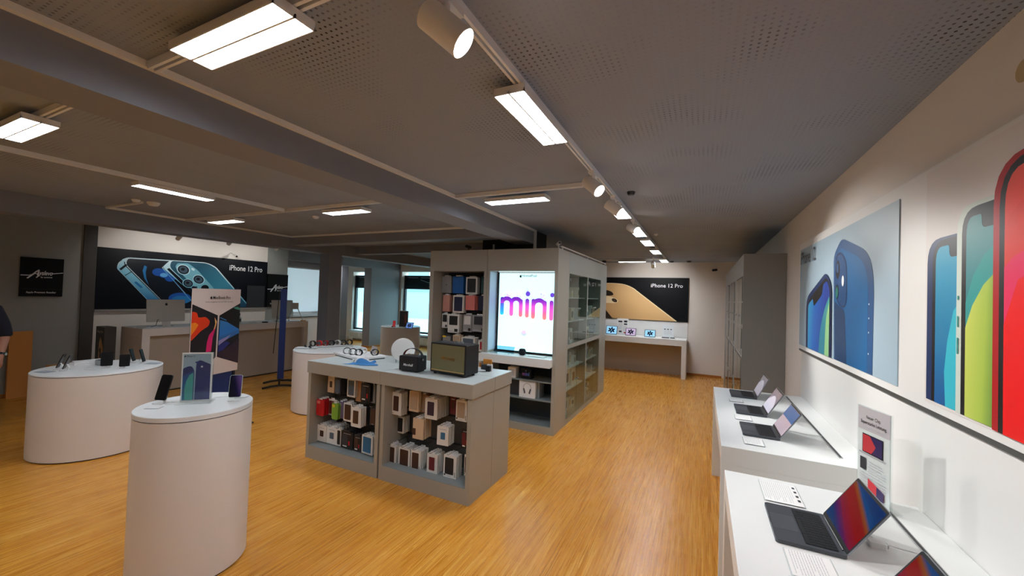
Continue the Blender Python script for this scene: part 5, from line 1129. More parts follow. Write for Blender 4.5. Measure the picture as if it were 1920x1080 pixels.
A.poly([(0.008, 0.008), (0.008, 0.16), (0.066, 0.20), (0.066, 0.008)], 3); A.poly([(0.066, 0.008), (0.066, 0.185), (0.045, 0.17), (0.028, 0.13), (0.02, 0.08), (0.022, 0.008)], 4)
A.disc(0.11, 0.222, 0.006, 5); A.disc(0.085, 0.25, 0.012, 3, ry=0.006)
A.fruit(0.018, 0.291, 0.011, 6); A.text('iPhone 12', 0.025, 0.287, 0.013, 6, 0.006, 0.045)
c.xf(Ms).build('insert', [M_paper, mat('print grey blue', (163, 186, 200), 0.4), mat('print indigo', (44, 58, 112), 0.35), grad('print teal blend', (0, 0, 1), 0, [(0, (30, 110, 140)), (0.7, (40, 70, 140)), (1, (40, 60, 120))]), mat('print sea green', (78, 170, 160), 0.35), M_wtext, M_text], o, world=True)
# watch counter
zw = 0.8705
def plate(cx, cy, lx, ly, rz, lab, h=0.014):
    o = thing('display_tray', lab, 'display tray', (cx, cy, zw), rz); MB().rbox(-lx/2+0.008, -ly/2+0.008, 0, lx/2-0.008, ly/2-0.008, h*0.4, 0.01).build('base', mat('tray grey underside', (60, 66, 66), 0.4), o); MB().rbox(-lx/2, -ly/2, h*0.4, lx/2, ly/2, h, 0.012).build('plate', M_whitep, o); return o
plate(-5.36, 4.07, 0.30, 0.17, R(38), 'small white tray with two black watches on the watch counter')
plate(-5.28, 4.44, 0.62, 0.20, R(58), 'long white tray with a row of watches and a red band')
plate(-5.28, 4.82-0.17, 0.0001, 0.0001, 0, 'x') if False else None
for i, (x, y) in enumerate(((-5.44, 4.10), (-5.31, 4.08))):
    o = thing('smart_watch', 'dark watch lying flat, %s on the small tray of the watch counter' % ('left' if i == 0 else 'right'), 'watch', (x, y, zw+0.0145), R(-30)); MB().rbox(-0.022, -0.018, 0, 0.022, 0.018, 0.012, 0.008).build('watch_body', M_black, o); b = MB(); b.rbox(0.02, -0.012, 0, 0.075, 0.012, 0.006, 0.006); b.rbox(-0.06, -0.012, 0, -0.02, 0.012, 0.02, 0.006); b.build('band', M_black, o)
labs = ['black banded watch at the left of the long watch tray', 'bright red banded watch on the long watch tray', 'dark red banded watch beside the bright red one', 'black banded watch in the middle of the long tray', 'pale banded watch on the long watch tray', 'dark banded watch near the right end of the long tray', 'black banded watch at the right end of the long tray']
for i in range(7):
    t = (i-3)/3; watch(-5.28+0.145*t, 4.44+0.225*t, zw+0.0145, R(12), labs[i], [WB[0], WB[3], mat('band dark red', (140, 24, 30), 0.6), WB[0], WB[2], WB[0], WB[0]][i], 'watches on the long tray', 1.2)
o = thing('sign_holder', 'clear acrylic frame behind the watches on the watch counter', 'sign holder', (-5.40, 4.5, zw))
o.location = (-5.25, 4.66, zw)
MB().rbox(-5.34, 4.63, zw, -5.14, 4.69, zw+0.007, 0.01).build('foot', M_acr, o, world=True)
b = MB(); b.box(-5.34, 4.655, zw+0.007, -5.33, 4.66, zw+0.15); b.box(-5.16, 4.655, zw+0.007, -5.15, 4.66, zw+0.15); b.box(-5.34, 4.656, zw+0.01, -5.15, 4.659, zw+0.15); b.build('pane', M_acr, o, world=True)
# far counter items
o = thing('sign_holder', 'tall white framed sign with a dark portrait picture on the far round counter', 'sign holder', (-6.74, 7.8, 0.8705))
MB().box(-6.90, 7.72, 0.8705, -6.58, 7.86, 0.878).build('foot', M_acr, o, world=True)
c = MB(); c.box(-6.885, 7.79, 0.878, -6.60, 7.80, 1.30, 0); A = Art(c, (-6.885, 7.79, 0.878), (1, 0, 0), (0, 0, 1)); A.rect(0.012, 0.02, 0.275, 0.41, 1); A.poly(rpoly([(0.19, 0.08), (0.25, 0.12), (0.24, 0.3), (0.19, 0.36), (0.17, 0.25)], 0.03), 2); c.build('insert', [M_paper, M_dark, mat('portrait brown', (120, 70, 54), 0.5)], o, world=True)
phone(-7.0, 7.74, 0.8705, R(30), 'red phone on a stand at the left of the far round counter', R(12), edge=CM['red'], glow=mat('red phone glow', (190, 30, 34), 0.2, emit=(200, 30, 34), es=0.3))
tablet(-6.50, 7.70, 0.8705, 0.22, 0.165, 'small tablet with a blue screen at the right of the far round counter', S_nav, mat('screen cool blue', (100, 130, 200), 0.15, emit=(110, 150, 220), es=0.6), R(25))
tag(MB().rbox(-7.12, 7.78, 0.8705, -7.04, 7.85, 0.895, 0.01).build('earbud_case', M_black), 'small dark case left of the red phone on the far round counter', 'case')
# ================================================================ left wall: big dark poster, signs
PX = -9.28
mb = MB(); mb.box(-9.299, 2.99, 1.30, PX, 5.91, 2.368, 0)
A = Art(mb, (PX, 0, 0), (0, 1, 0), (0, 0, 1))
A.k = 1
A.poly(rpoly([(3.24, 2.02), (3.26, 2.12), (3.36, 2.225), (4.02, 2.235), (3.90, 2.08), (4.40, 1.46), (4.53, 1.31), (3.84, 1.31), (3.68, 1.476), (3.28, 1.97)], [.05, .03, .06, 0, 0, 0, 0, 0, 0, .03]), 3)      # phone body light edge
A.poly(rpoly([(3.36, 2.10), (3.385, 2.205), (4.0, 2.215), (3.885, 2.08), (4.37, 1.47), (4.50, 1.31), (4.04, 1.31), (3.89, 1.478)], [.08, .04, 0, 0, 0, 0, 0, 0]), 1)      # front glass
A.poly(rpoly([(3.24, 2.03), (3.29, 1.965), (3.70, 1.46), (3.84, 1.31), (4.00, 1.31), (3.86, 1.478), (3.345, 2.09), (3.36, 2.18), (3.32, 2.2)], [.03, 0, 0, 0, 0, 0, .04, .02, .03]), 2)
A.poly([(3.275, 2.01), (3.36, 2.105), (3.385, 2.085), (3.30, 1.985)], 4); A.line([(3.36, 1.90), (3.45, 1.975)], 0.012, 4); A.line([(3.34, 2.14), (3.352, 2.08), (3.872, 1.478), (4.02, 1.31)], 0.012, 4)
A.poly(rpoly([(3.505, 1.80), (3.53, 1.79), (3.615, 1.70), (3.60, 1.68), (3.575, 1.69), (3.49, 1.78)], 0.012), 5)
A.poly([(3.62, 2.10), (3.60, 2.00), (3.63, 1.86), (3.70, 1.74), (3.66, 1.86), (3.645, 1.97), (3.66, 2.08)], 5)
A.disc(3.84, 1.99, 0.10, 6, ry=0.075); A.disc(3.93, 1.955, 0.10, 6, ry=0.07); A.disc(4.02, 1.90, 0.09, 6, ry=0.08); A.disc(3.92, 1.94, 0.06, 7, ry=0.04); A.disc(4.2, 1.5, 0.19, 6, ry=0.11); A.disc(4.22, 1.47, 0.16, 5, ry=0.08)
A.line([(3.90, 2.06), (4.10, 1.82), (4.35, 1.5), (4.50, 1.31)], 0.012, 7)
# second phone, back with three lenses
A.poly(rpoly([(3.90, 2.09), (3.92, 2.13), (4.01, 2.235), (4.637, 2.245), (4.81, 2.165), (5.18, 1.74), (5.55, 1.31), (4.62, 1.31), (4.38, 1.62), (3.945, 2.03)], [.02, .02, .04, .1, .06, 0, 0, 0, 0, .03]), 2)
A.poly(rpoly([(4.0, 2.10), (4.03, 2.225), (4.637, 2.232), (4.79, 2.155), (5.16, 1.73), (5.52, 1.31), (4.72, 1.31), (4.37, 1.72)], [.08, .04, .1, .06, 0, 0, 0, 0]), 8)
A.poly([(3.96, 2.06), (4.0, 2.08), (4.38, 1.70), (4.62, 1.40), (4.62, 1.31), (4.40, 1.58)], 4)
A.poly(rpoly([(4.09, 2.10), (4.12, 2.185), (4.31, 2.20), (4.48, 2.07), (4.80, 1.70), (4.72, 1.60), (4.45, 1.72)], [.05, .04, .05, .05, .05, .05, .05]), 9)
for (x, y, r) in ((4.23, 2.065, 0.115), (4.50, 1.885, 0.11), (4.32, 1.80, 0.10)):
    A.disc(x, y, r, 2, ry=r*0.86, rot=-0.5); A.disc(x, y, r*0.86, 4, ry=r*0.74, rot=-0.5); A.disc(x, y, r*0.66, 10, ry=r*0.56, rot=-0.5); A.disc(x-0.01, y+0.01, r*0.3, 4, ry=r*0.26)
A.disc(4.39, 2.085, 0.035, 2, ry=0.022, rot=-0.6); A.disc(4.62, 1.72, 0.07, 4, ry=0.06)
A.rect(5.46, 1.302, 5.86, 1.80, 11)
A.text('iPhone 12 Pro', 5.07, 2.12, 0.165, 12, 0.007, 0.71)
gen = lambda *a, **k: grad(*a, **k)
tag(mb.build('poster', [mat('print blue black', (7, 11, 20), 0.5, spec=0.2), grad('print glass night', (0, 0.6, 0.3), -0.1, [(0, (6, 14, 24)), (1, (10, 28, 46))]), grad('print ice metal', (0, 0.5, 0.9), -0.25, [(0, (40, 120, 176)), (0.35, (130, 204, 230)), (0.8, (232, 246, 250))]), mat('print bright edge', (200, 222, 232), 0.3), mat('print steel black', (14, 20, 28), 0.3), mat('print mid blue', (40, 122, 184), 0.35), mat('print royal blue', (24, 84, 170), 0.35), mat('print sky line', (96, 170, 226), 0.35),
    grad('print pacific blue', (0, 1.4, -0.8), -0.1, [(0, (30, 82, 104)), (0.5, (58, 138, 164)), (1, (20, 78, 112))]), grad('print camera plate', (0, 1.2, 0.5), -0.5, [(0, (140, 206, 220)), (1, (60, 130, 158))]), mat('print lens steel', (70, 90, 106), 0.3), mat('print grey patch', (40, 44, 50), 0.4), M_wtext]),
    'wide black poster with two metallic blue phones on the left wall above the reception counter', 'poster')
struct('trim_15', MB().box(-9.299, 2.985, 1.262, -9.26, 5.912, 1.298), mat('grey poster ledge', (150, 146, 142), 0.4))
def logo_sign(y0, y1, z0, z1, lab, x=-9.262):
    mb = MB(); mb.box(-9.30 if x < -9.27 else -9.299, y0, z0, x, y1, z1, 0); A = Art(mb, (x, y0, z0), (0, 1, 0), (0, 0, 1)); w_, h = y1-y0, z1-z0; A.k = 1
    S_ = lambda pts: [(a*w_, b*h) for a, b in pts]
    A.line(S_([(0.01, .54), (.2, .54), (.27, .57), (.40, .67)]), 0.012*h/0.6, 1)
    A.line(S_([(.16, .47), (.27, .56), (.35, .64), (.41, .68), (.40, .60), (.39, .55)]), 0.018*h/0.6, 1); A.line(S_([(.30, .59), (.42, .58)]), 0.009*h/0.6, 1)
    A.text('yslevo', .40*w_, .555*h, 0.16*h, 1, 0.018, .34*w_, shear=0.4); A.line(S_([(.74, .60), (.98, .63)]), 0.010*h/0.6, 1); A.line(S_([(.36, .49), (.41, .54)]), 0.012*h/0.6, 1)
    A.text('by systems', .46*w_, .485*h, 0.052*h, 1, 0.01, .27*w_); A.text('Apple Premium Reseller', .14*w_, .085*h, 0.065*h, 1, 0.006, .70*w_)
    A.line(S_([(.01, .19), (.99, .19)]), 0.003, 2)
    return tag(mb.build('sign', [mat('black sign panel', (6, 5, 7), 0.5, spec=0.2), M_wtext, mat('sign line', (40, 38, 40), 0.4)]), lab, 'sign')
logo_sign(2.155, 2.60, 1.512, 2.11, 'square black logo sign on the grey wall at the left edge')
logo_sign(5.92, 6.425, 1.31, 2.095, 'black logo sign beside the big poster, partly behind the blue stand')
# ================================================================ reception counter
cx0, cx1, cy0, cy1, ch = -8.6, -7.9, 3.10, 6.0, 1.05
o = thing('reception_counter', 'long beige reception counter under the dark phone poster', 'counter', (-8.25, 4.55, 0))
MB().box(cx0, cy0, ch-0.12, cx1, cy1, ch).build('countertop', M_lams, o, world=True, bevel=0.002)
for a, b_ in ((cy0, cy0+0.1), (cy1-0.1, cy1)): MB().box(cx0, a, 0, cx1, b_, ch-0.1201).build('side_panel', M_lams, o, world=True)
MB().box(cx1-0.09, cy0+0.101, 0.0, cx1-0.07, cy1-0.101, ch-0.1205).build('front_panel', mat('taupe front panel', (188, 174, 158), 0.5), o, world=True)
MB().box(cx1-0.088, cy0+0.101, 0.0, cx1-0.062, cy1-0.101, 0.02).build('plinth', M_rim, o, world=True)
MB().box(cx0+0.02, cy0+0.02, ch+0.0005, cx1-0.02, cy1-0.02, ch+0.003).build('work_surface', M_lam, o, world=True)
# all in one computers
def imac(yc, lab, xb=-8.12, face='wall', w_=0.528, rz=0.0):
    o = thing('desktop_computer', lab, 'computer', (xb, yc, ch+0.0035), rz); 
    T = Matrix.Translation((0, 0, 0.455))@Matrix.Rotation(R(-5), 4, 'Y')
    h = 0.37
    b = MB(); b.rbox(-0.012, -w_/2, -h, 0.0, w_/2, 0.0, 0.012, 'x', M=T); b.build('body', M_alub, o, bevel=0.003)
    bb = MB(); bb.lathe([(0.001, 0.0)], (0, 0, 0), 8) if False else None
    sc_ = MB(); sc_.rbox(-0.0135, -w_/2+0.006, -h+0.07, -0.012, w_/2-0.006, -0.006, 0.008, 'x', M=T); sc_.build('screen', M_scr, o)
    m = MB(); A = Art(m, T@Vector((0.0005, 0, -0.075)), (0, 1, 0), T.to_3x3()@Vector((0, 0, 1))); A.fruit(0, 0, 0.05, 0); m.build('logo', M_black, o)
    s = MB(); s.add([(0.002, -0.055, 0.20), (0.002, 0.055, 0.20), (0.05, 0.06, 0.012), (0.05, -0.06, 0.012), (-0.004, -0.055, 0.20), (-0.004, 0.055, 0.20), (0.043, 0.06, 0.012), (0.043, -0.06, 0.012)], [(0, 3, 2, 1), (4, 5, 6, 7), (0, 1, 5, 4), (3, 7, 6, 2), (0, 4, 7, 3), (1, 2, 6, 5)])
    s.rbox(-0.09, -0.10, 0.0005, 0.075, 0.10, 0.012, 0.02); s.build('stand', M_alub, o)
    m = MB(); m.rbox(0.0, -0.055, -0.30, 0.003, 0.055, -0.19, 0.01, 'x', M=T); m.build('port_panel', M_alub, o)
    c = MB(); c.tube([T@Vector((0.004, -0.10, -0.33)), (0.03, -0.12, 0.12), (0.06, -0.15, 0.03), (0.02, -0.2, 0.006)], 0.004, 6); c.build('power_cord', M_black, o)
    return o
M_alub = mat('light aluminium', (190, 186, 178), 0.35, 0.2)
imac(3.485, 'silver desktop computer on the left end of the reception counter')
imac(5.53, 'silver desktop computer on the right end of the reception counter, behind the blue stand', rz=R(8))
# counter clutter
zc_ = ch+0.0036
tag(MB().rbox(-8.25, 3.16, zc_, -8.0, 3.40, zc_+0.006, 0.01).build('paper_sheet', M_paper), 'white paper lying at the left corner of the reception counter', 'paper')
o = thing('sign_holder', 'small clear tent sign right of the left desktop computer', 'sign holder', (-8.05, 3.88, zc_))
b = MB(); T1 = Matrix.Rotation(R(25), 3, 'Y')
b.box(-8.07, 3.80, zc_, -8.066, 3.98, zc_+0.11, rot=Matrix.Rotation(R(22), 3, 'Y'), piv=(-8.07, 3.9, zc_)); b.build('front_sheet', M_acr, o, world=True)
b = MB(); b.box(-8.0, 3.80, zc_, -7.996, 3.98, zc_+0.11, rot=Matrix.Rotation(R(-22), 3, 'Y'), piv=(-8.0, 3.9, zc_)); b.build('rear_sheet', M_acr, o, world=True)
o = thing('sanitizer_bottle', 'small clear pump bottle with black cap on the reception counter', 'bottle', (-8.15, 4.68, zc_))
b = MB(); b.lathe([(0.032, 0), (0.034, 0.01), (0.034, 0.11), (0.014, 0.135), (0.014, 0.15)], (-8.15, 4.68, zc_), 20); b.build('body', mat('translucent bottle', (200, 206, 204), 0.2), o, world=True, smooth=True)
b = MB(); b.lathe([(0.017, 0.15), (0.015, 0.185), (0.008, 0.2)], (-8.15, 4.68, zc_), 16); b.build('cap', M_black, o, world=True, smooth=True)
b = MB(); b.cyl((-8.1155, 4.68, zc_+0.03), (-8.115, 4.68, zc_+0.09), 0.001); b = MB(); b.lathe([(0.0345, 0.03), (0.0345, 0.09)], (-8.15, 4.68, zc_), 20); b.build('label', M_dark, o, world=True, smooth=True)
for x, y, w_, d, h, m, lab, cat in ((-8.0, 4.85, 0.12, 0.09, 0.03, M_acr, 'low clear plastic tray on the reception counter beside the pump bottle', 'tray'), (-7.98, 5.08, 0.09, 0.06, 0.02, M_black, 'small black card reader on the reception counter', 'card reader'), (-8.0, 5.22, 0.16, 0.12, 0.012, M_paper, 'white leaflet stack on the reception counter left of the blue stand', 'leaflets'), (-7.98, 5.72, 0.2, 0.1, 0.02, M_whitep, 'white keyboard at the right end of the reception counter', 'keyboard'), (-7.96, 5.92, 0.10, 0.06, 0.018, CM['orange'], 'small orange item at the right end of the reception counter', 'case')):
    tag(MB().rbox(x-d/2, y-w_/2, zc_, x+d/2, y+w_/2, zc_+h, 0.008).build(lab.split(' on ')[0].split(' at ')[0].split()[-1] if False else {'tray': 'plastic_tray', 'card reader': 'card_reader', 'leaflets': 'leaflet_stack', 'keyboard': 'keyboard', 'case': 'pencil_case'}[cat], m), lab, cat)
o = thing('tablet_stand', 'slanting silver tablet stand at the right end of the reception counter', 'tablet stand', (-8.0, 5.86, zc_))
b = MB(); b.tube([(-8.0, 5.94, zc_+0.006), (-8.05, 5.83, zc_+0.30)], 0.009, 10); b.tube([(-8.0, 5.60, zc_+0.006), (-8.05, 5.72, zc_+0.28)], 0.009, 10); b.build('leg', M_alu, o, world=True)
b = MB(); b.rbox(-8.06, 5.68, zc_+0.26, -8.05, 5.86, zc_+0.40, 0.01, 'x'); b.build('tablet_plate', M_alub, o, world=True)
o = thing('cabinet', 'beige back counter with a mounted panel in the niche behind the reception counter', 'cabinet', (-9.5, 7.1, 0))
MB().box(-9.64, 6.5, 0, -9.45, 7.7, 1.02).build('body', M_lams, o, world=True); MB().box(-9.45, 6.5, 0.98, -9.44, 7.7, 1.02).build('edge_strip', mat('taupe front panel', (188, 174, 158), 0.5), o, world=True)
# lamp shade like panel at the niche
tag(MB().box(-9.46, 7.46, 1.14, -9.42, 7.62, 1.44).build('wall_panel', M_lams), 'small beige panel at the right side of the niche, beside the brown column', 'panel')
# ================================================================ poster stands (blue)
M_navy = mat('navy blue lacquer', (12, 46, 110), 0.4)
M_navyd = mat('dark navy metal', (12, 16, 40), 0.4)
o = thing('poster_stand', 'navy blue floor stand with a laptop poster, its board facing the camera', 'poster stand', (-5.40, 2.84, 0))
TL = Vector((-5.313, 2.527, 1.735)); TR_ = Vector((-5.497, 3.16, 1.735)); u = (TR_-TL); wdt = u.length; u.normalize(); nrm = u.cross(Vector((0, 0, 1)))
Mb = Matrix(((u.x, -nrm.x, 0, TL.x), (u.y, -nrm.y, 0, TL.y), (0, 0, 1, 0), (0, 0, 0, 1)))
b = MB(); b.box(0, 0.0, 0.672, wdt, 0.012, 1.727); b.xf(Mb)
c = MB(); c.box(0, 0, 0.672, wdt, 0.012, 1.727, 0); A = Art(c, (0, 0, 0), (1, 0, 0), (0, 0, 1)); A.k = 1
q = lambda px, py: (max(0.0, min(wdt, (px-62)/515*wdt)), 1.727-(py-62)/(930-62)*1.04)
A.poly([q(62, 215), q(325, 335), q(320, 765), q(235, 840), q(40, 740)], 1); A.poly([q(342, 338), q(580, 212), q(577, 868), q(335, 765)], 1)
A.poly([q(66, 228), q(315, 342), q(312, 752), q(62, 670)], 2)
A.poly(rpoly([q(62, 285), q(110, 300), q(125, 350), q(200, 345), q(245, 390), q(230, 440), q(160, 480), (0, q(0, 575)[1])], 0.02), 3); A.poly(rpoly([q(62, 400), q(100, 395), q(130, 420), q(100, 470), (0, q(0, 520)[1])], 0.01), 4)
A.poly(rpoly([q(290, 350), q(318, 400), q(300, 480), q(280, 560), q(268, 700), q(215, 700), q(222, 600), q(240, 530), q(285, 480), q(300, 420)], 0.01), 5); A.poly(rpoly([q(290, 355), q(316, 400), q(300, 470), q(285, 480), q(300, 420)], 0.006), 6)
A.poly([q(62, 675), q(312, 757), q(312, 765), q(232, 836), q(62, 745)], 7); A.line([q(80, 690), q(190, 745)], 0.008, 8)
A.poly([q(348, 385), q(430, 410), q(578, 500), q(578, 535), q(440, 560), q(345, 590)], 9); A.poly([q(345, 560), q(578, 500), q(578, 540), q(420, 600), q(340, 640)], 10); A.poly([q(342, 600), q(450, 560), q(480, 545), q(440, 590), q(342, 650)], 11); A.poly([q(342, 650), q(430, 610), q(470, 640), q(400, 700), q(342, 720)], 12)
A.poly([q(342, 725), q(420, 690), q(578, 600), q(578, 862), q(342, 762)], 13); A.poly([q(490, 260), q(540, 250), q(578, 270), q(578, 290), q(520, 275)], 14); A.line([q(350, 360), q(415, 390)], 0.012, 9)
A.text('MacBook Pro', q(262, 0)[0], q(0, 165)[1], 0.052, 15, 0.002, q(452, 0)[0]-q(262, 0)[0]); A.fruit(q(243, 0)[0], q(0, 150)[1], 0.036, 15); A.text('Zusammengebaut mit der Kraft von allem.', q(182, 0)[0], q(0, 200)[1], 0.018, 15, 0.006, q(488, 0)[0]-q(182, 0)[0])
c.xf(Mb).build('poster_board', [mat('blush poster card', (222, 206, 200), 0.5), G_blk, mat('poster charcoal', (24, 22, 30), 0.4), mat('poster orange red', (228, 58, 18), 0.4), mat('poster amber', (246, 140, 30), 0.4), mat('poster magenta', (222, 20, 110), 0.4), mat('poster peach', (240, 190, 110), 0.4), mat('poster mauve grey', (108, 96, 108), 0.4), mat('poster light mauve', (176, 150, 130), 0.4), grad('poster sea blend', (0, 0.4, -2.4), 1.9, [(0, (100, 180, 176)), (0.5, (60, 130, 190)), (1, (40, 120, 200))]), mat('poster azure', (44, 106, 176), 0.4), mat('poster lilac', (150, 140, 190), 0.4), mat('poster indigo', (36, 44, 120), 0.4), mat('poster aubergine', (46, 26, 44), 0.4), mat('poster mint', (70, 150, 130), 0.4), M_text], o, world=True)
b = MB(); b.box(0.03, 0.02, 0.10, wdt-0.06, 0.04, 1.70); b.xf(Mb).build('back_board', M_navy, o, world=True)
for x in (0.03, wdt-0.05): b = MB(); b.box(x, 0.012, 0.05, x+0.03, 0.05, 1.75); b.xf(Mb).build('post', M_navyd, o, world=True)
for x in (0.02, wdt-0.03):
    b = MB(); b.tube([Mb@Vector((x, -0.30, 0.012)), Mb@Vector((x, -0.15, 0.045)), Mb@Vector((x, 0.03, 0.06)), Mb@Vector((x, 0.21, 0.045)), Mb@Vector((x, 0.36, 0.012))], 0.012, 8); b.build('foot', M_black, o, world=True)
o = thing('poster_stand', 'navy blue floor stand seen edge on, between the poster stand and the watch counter', 'poster stand', (-6.89, 4.70, 0))
ax = Vector((-0.83, 0.56, 0)).normalized(); pe = Vector((0.56, 0.83, 0)).normalized()
Mb2 = Matrix(((ax.x, pe.x, 0, -6.89), (ax.y, pe.y, 0, 4.70), (0, 0, 1, 0), (0, 0, 0, 1)))
b = MB(); b.box(-0.30, -0.04, 0.17, 0.30, 0.06, 1.75); b.xf(Mb2).build('back_board', M_navy, o, world=True, bevel=0.004)
b = MB(); b.box(-0.30, -0.075, 0.55, 0.30, -0.13, 0.57) if False else None
b = MB(); T_ = Mb2@Matrix.Translation((0, -0.05, 1.72))@Matrix.Rotation(R(-3), 4, 'X'); b.box(-0.29, -0.012, -1.1, 0.29, 0.0, 0.0); b.xf(T_).build('poster_board', M_black, o, world=True)
for x in (-0.24, 0.22): b = MB(); b.box(x, -0.02, 0.04, x+0.03, 0.01, 0.169); b.xf(Mb2).build('post', M_black, o, world=True)
for x in (-0.225, 0.235):
    b = MB(); b.tube([Mb2@Vector((x, -0.26, 0.012)), Mb2@Vector((x, -0.14, 0.035)), Mb2@Vector((x, 0, 0.045)), Mb2@Vector((x, 0.14, 0.035)), Mb2@Vector((x, 0.26, 0.012))], 0.019, 8); b.build('foot', M_black, o, world=True)
# gold phone totem near the left wall
o = thing('advert_totem', 'slim dark advertising box with a gold phone picture left of the reception counter', 'advert box', (-8.66, 2.92, 0))
MB().box(-8.78, 2.86, 0.0, -8.48, 3.0, 1.055).build('body', mat('totem grey', (74, 72, 70), 0.4), o, world=True)
c = MB(); A = Art(c, (-8.775, 2.8595, 0), (1, 0, 0), (0, 0, 1)); A.rect(0.01, 0.02, 0.285, 1.045, 0); A.poly(rpoly([(0.12, 0.02), (0.12, 0.8), (0.17, 0.9), (0.27, 0.72), (0.28, 0.02)], [0, .05, .03, .05, 0]), 1); A.line([(0.14, 0.35), (0.14, 0.82)], 0.012, 2); A.disc(0.17, 0.68, 0.03, 3, ry=0.045); A.disc(0.19, 0.60, 0.03, 3, ry=0.045); A.text('iPhone 12 Pro', 0.05, 0.96, 0.05, 2, 0.01, 0.2)
c.build('print', [G_blk, mat('print gold tan', (206, 160, 104), 0.4), mat('print pale edge', (240, 226, 200), 0.4), mat('print brown black', (40, 30, 24), 0.4)], o, world=True)
tag(MB().box(-9.26, 2.07, 0.0, -9.20, 2.30, 0.985).build('wooden_board', mat('orange brown cardboard', (206, 138, 66), 0.6)), 'orange brown board leaning upright against the grey wall at the left edge', 'board')
tag(MB().box(-9.1, 2.42, 0.0, -8.85, 2.60, 0.46).build('cardboard_box', mat('pale cardboard', (206, 160, 104), 0.7)), 'pale cardboard box behind the wide round counter by the grey wall', 'box')
# ================================================================ person at the left edge (only a forearm shows)
M_skin = mat('skin', (198, 142, 116), 0.5); M_shirt = mat('dark navy shirt', (26, 30, 46), 0.8); M_trs = mat('dark trousers', (34, 34, 40), 0.8)
def skinned(name, chains, m, parent, lv=2):
    """chains: lists of (x, y, z, r) ; first vertex of a later chain joins an earlier one by coordinates"""
    vs_ = []; rs = []; es = []; key = {}
    for ch_ in chains:
        prev = None
        for p in ch_:
            k = (round(p[0], 4), round(p[1], 4), round(p[2], 4))
            if k not in key: key[k] = len(vs_); vs_.append(p[:3]); rs.append(p[3])
            i = key[k]
            if prev is not None and prev != i: es.append((prev, i))
            prev = i
    me = bpy.data.meshes.new(name); me.from_pydata(vs_, es, []); me.materials.append(m)
    o = bpy.data.objects.new(name, me); C.objects.link(o); o.parent = parent
    s = o.modifiers.new('skin', 'SKIN'); s.use_smooth_shade = True
    for i, r in enumerate(rs): me.skin_vertices[0].data[i].radius = (r, r)
    me.skin_vertices[0].data[0].use_root = True
    d = o.modifiers.new('sub', 'SUBSURF'); d.levels = lv; d.render_levels = lv
    return o
pp = thing('person', 'person in a dark short sleeved shirt with a wristwatch at the left edge', 'person', (-7.45, 1.40, 0), R(55))
# local frame: the person faces local -y, height 1.72 m ; right side is -x
def hand(wx, wy, wz, s, fw):
    """hand hanging down, palm towards the thigh; s = side sign"""
    ch_ = []
    palm = (wx, wy-0.004, wz-0.05, 0.030); kn = wz-0.085
    ch_.append([(wx, wy, wz, 0.026), palm])
    for i, (dy, ln) in enumerate(((-0.030, 0.066), (-0.010, 0.074), (0.010, 0.070), (0.029, 0.055))):
        k0 = (wx+0.002*s, wy+dy, kn, 0.011); a = (wx-0.004*s, wy+dy*1.05, kn-ln*0.42, 0.0095); b = (wx-0.016*s, wy+dy*1.05, kn-ln*0.76, 0.0088); c = (wx-0.030*s, wy+dy, kn-ln*0.95, 0.0078)
        ch_.append([palm, k0, a, b, c])
    ch_.append([palm, (wx-0.010*s, wy-0.036, wz-0.055, 0.012), (wx-0.018*s, wy-0.052, wz-0.082, 0.0105), (wx-0.024*s, wy-0.056, wz-0.108, 0.009)])
    return ch_
spine = [(0, 0, 0.93, 0.115), (0, -0.01, 1.08, 0.11), (0, -0.01, 1.24, 0.125), (0, 0.0, 1.38, 0.11), (0, 0.01, 1.46, 0.055), (0, 0.0, 1.53, 0.052), (0, -0.012, 1.60, 0.082), (0, -0.012, 1.67, 0.085), (0, -0.005, 1.72, 0.05)]
arms = []
for s in (-1, 1):
    el = (s*0.25, 0.02, 1.10, 0.043); wr = (s*0.27, -0.10, 0.865, 0.028)
    arms.append([(0, 0.0, 1.38, 0.11), (s*0.17, 0.0, 1.40, 0.062), (s*0.22, 0.01, 1.26, 0.05), el, (s*0.26, -0.04, 1.0, 0.040), wr])
    arms += hand(wr[0], wr[1], wr[2], s, 0)
legs = []
for s in (-1, 1): legs.append([(0, 0, 0.93, 0.115), (s*0.09, 0, 0.84, 0.095), (s*0.10, -0.01, 0.50, 0.062), (s*0.10, 0.01, 0.28, 0.054), (s*0.10, 0.02, 0.09, 0.038), (s*0.105, -0.05, 0.045, 0.04), (s*0.11, -0.13, 0.035, 0.034)])
skinned('body', [spine]+arms+legs, M_skin, pp)
sh = [[(0, 0, 0.88, 0.158), (0, -0.01, 1.08, 0.145), (0, -0.01, 1.24, 0.155), (0, 0.0, 1.38, 0.138), (0, 0.01, 1.455, 0.072)]]
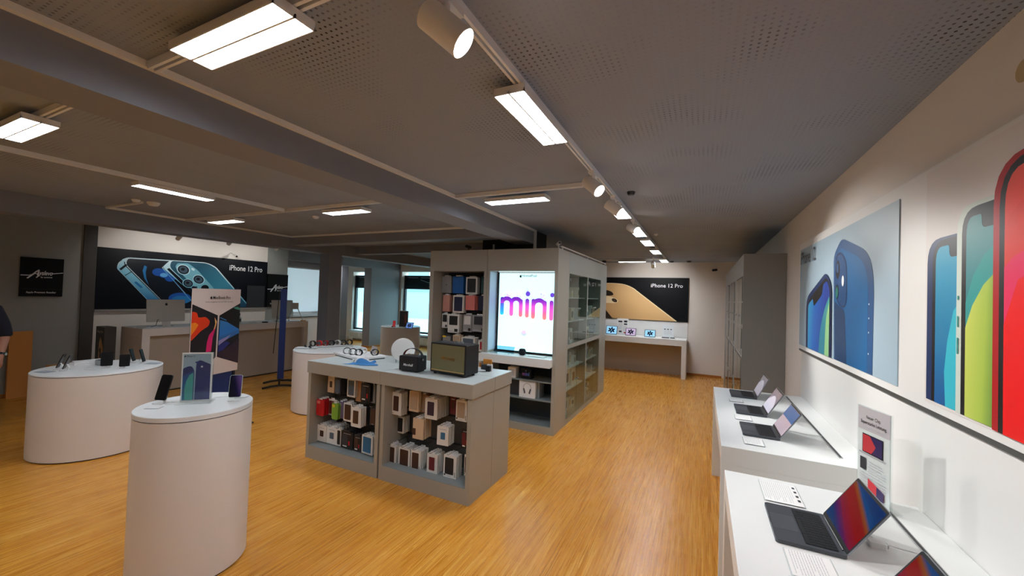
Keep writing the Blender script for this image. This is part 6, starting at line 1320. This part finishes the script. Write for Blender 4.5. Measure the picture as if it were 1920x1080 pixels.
for s in (-1, 1): sh.append([(0, 0.0, 1.38, 0.138), (s*0.17, 0.0, 1.40, 0.080), (s*0.22, 0.01, 1.26, 0.070), (s*0.248, 0.018, 1.12, 0.066), (s*0.249, 0.012, 1.085, 0.064)])
skinned('shirt', sh, M_shirt, pp)
tr_ = []
for s in (-1, 1): tr_.append([(0, 0, 0.95, 0.15), (s*0.09, 0, 0.84, 0.112), (s*0.10, -0.01, 0.50, 0.080), (s*0.10, 0.01, 0.28, 0.070), (s*0.10, 0.02, 0.10, 0.062)])
skinned('trousers', tr_, M_trs, pp)
for s in (-1, 1):
    b = MB(); b.rbox(s*0.108-0.048, -0.19, 0.0, s*0.108+0.048, 0.085, 0.075, 0.035); b.build('shoe', mat('black shoe leather', (16, 16, 18), 0.4), pp, bevel=0.015)
b = MB(); b.sphere((0, 0.005, 1.665), 0.098, 20, 12); b.build('hair', mat('dark brown hair', (44, 32, 26), 0.8), pp, smooth=True)
hd = MB()
for s in (-1, 1): hd.sphere((s*0.032, -0.095, 1.625), 0.011, 12, 8, 0); hd.sphere((s*0.032, -0.1035, 1.625), 0.005, 10, 6, 1)
hd.add([(0, -0.122, 1.595), (-0.015, -0.096, 1.590), (0.015, -0.096, 1.590), (0, -0.098, 1.63)], [(0, 1, 2), (0, 2, 3), (0, 3, 1)], 2); hd.box(-0.022, -0.093, 1.562, 0.022, -0.086, 1.569, 3)
for s in (-1, 1): hd.sphere((s*0.088, 0.0, 1.61), 0.022, 10, 8, 2)
hd.build('face', [M_whitep, M_black, M_skin, mat('lips', (170, 96, 90), 0.5)], pp, smooth=True)
wt = MB(); s = 1; wc = Vector((0.268, -0.085, 0.895)); wt.cyl(wc-Vector((0.0008, -0.005, 0.011)), wc+Vector((-0.0008, 0.005, 0.011))*-1+Vector((0, 0, 0.022)), 0.037, n=24) if False else wt.cyl((0.2665, -0.072, 0.91), (0.2695, -0.084, 0.889), 0.037, n=24)
wt.build('wristwatch_band', M_black, pp, smooth=True)
for s in (1, -1):
    if s == 1:
        wf = MB(); wf.cyl((0.304, -0.085, 0.90), (0.310, -0.086, 0.90), 0.016, n=20); wf.build('watch_face', M_alu, pp)
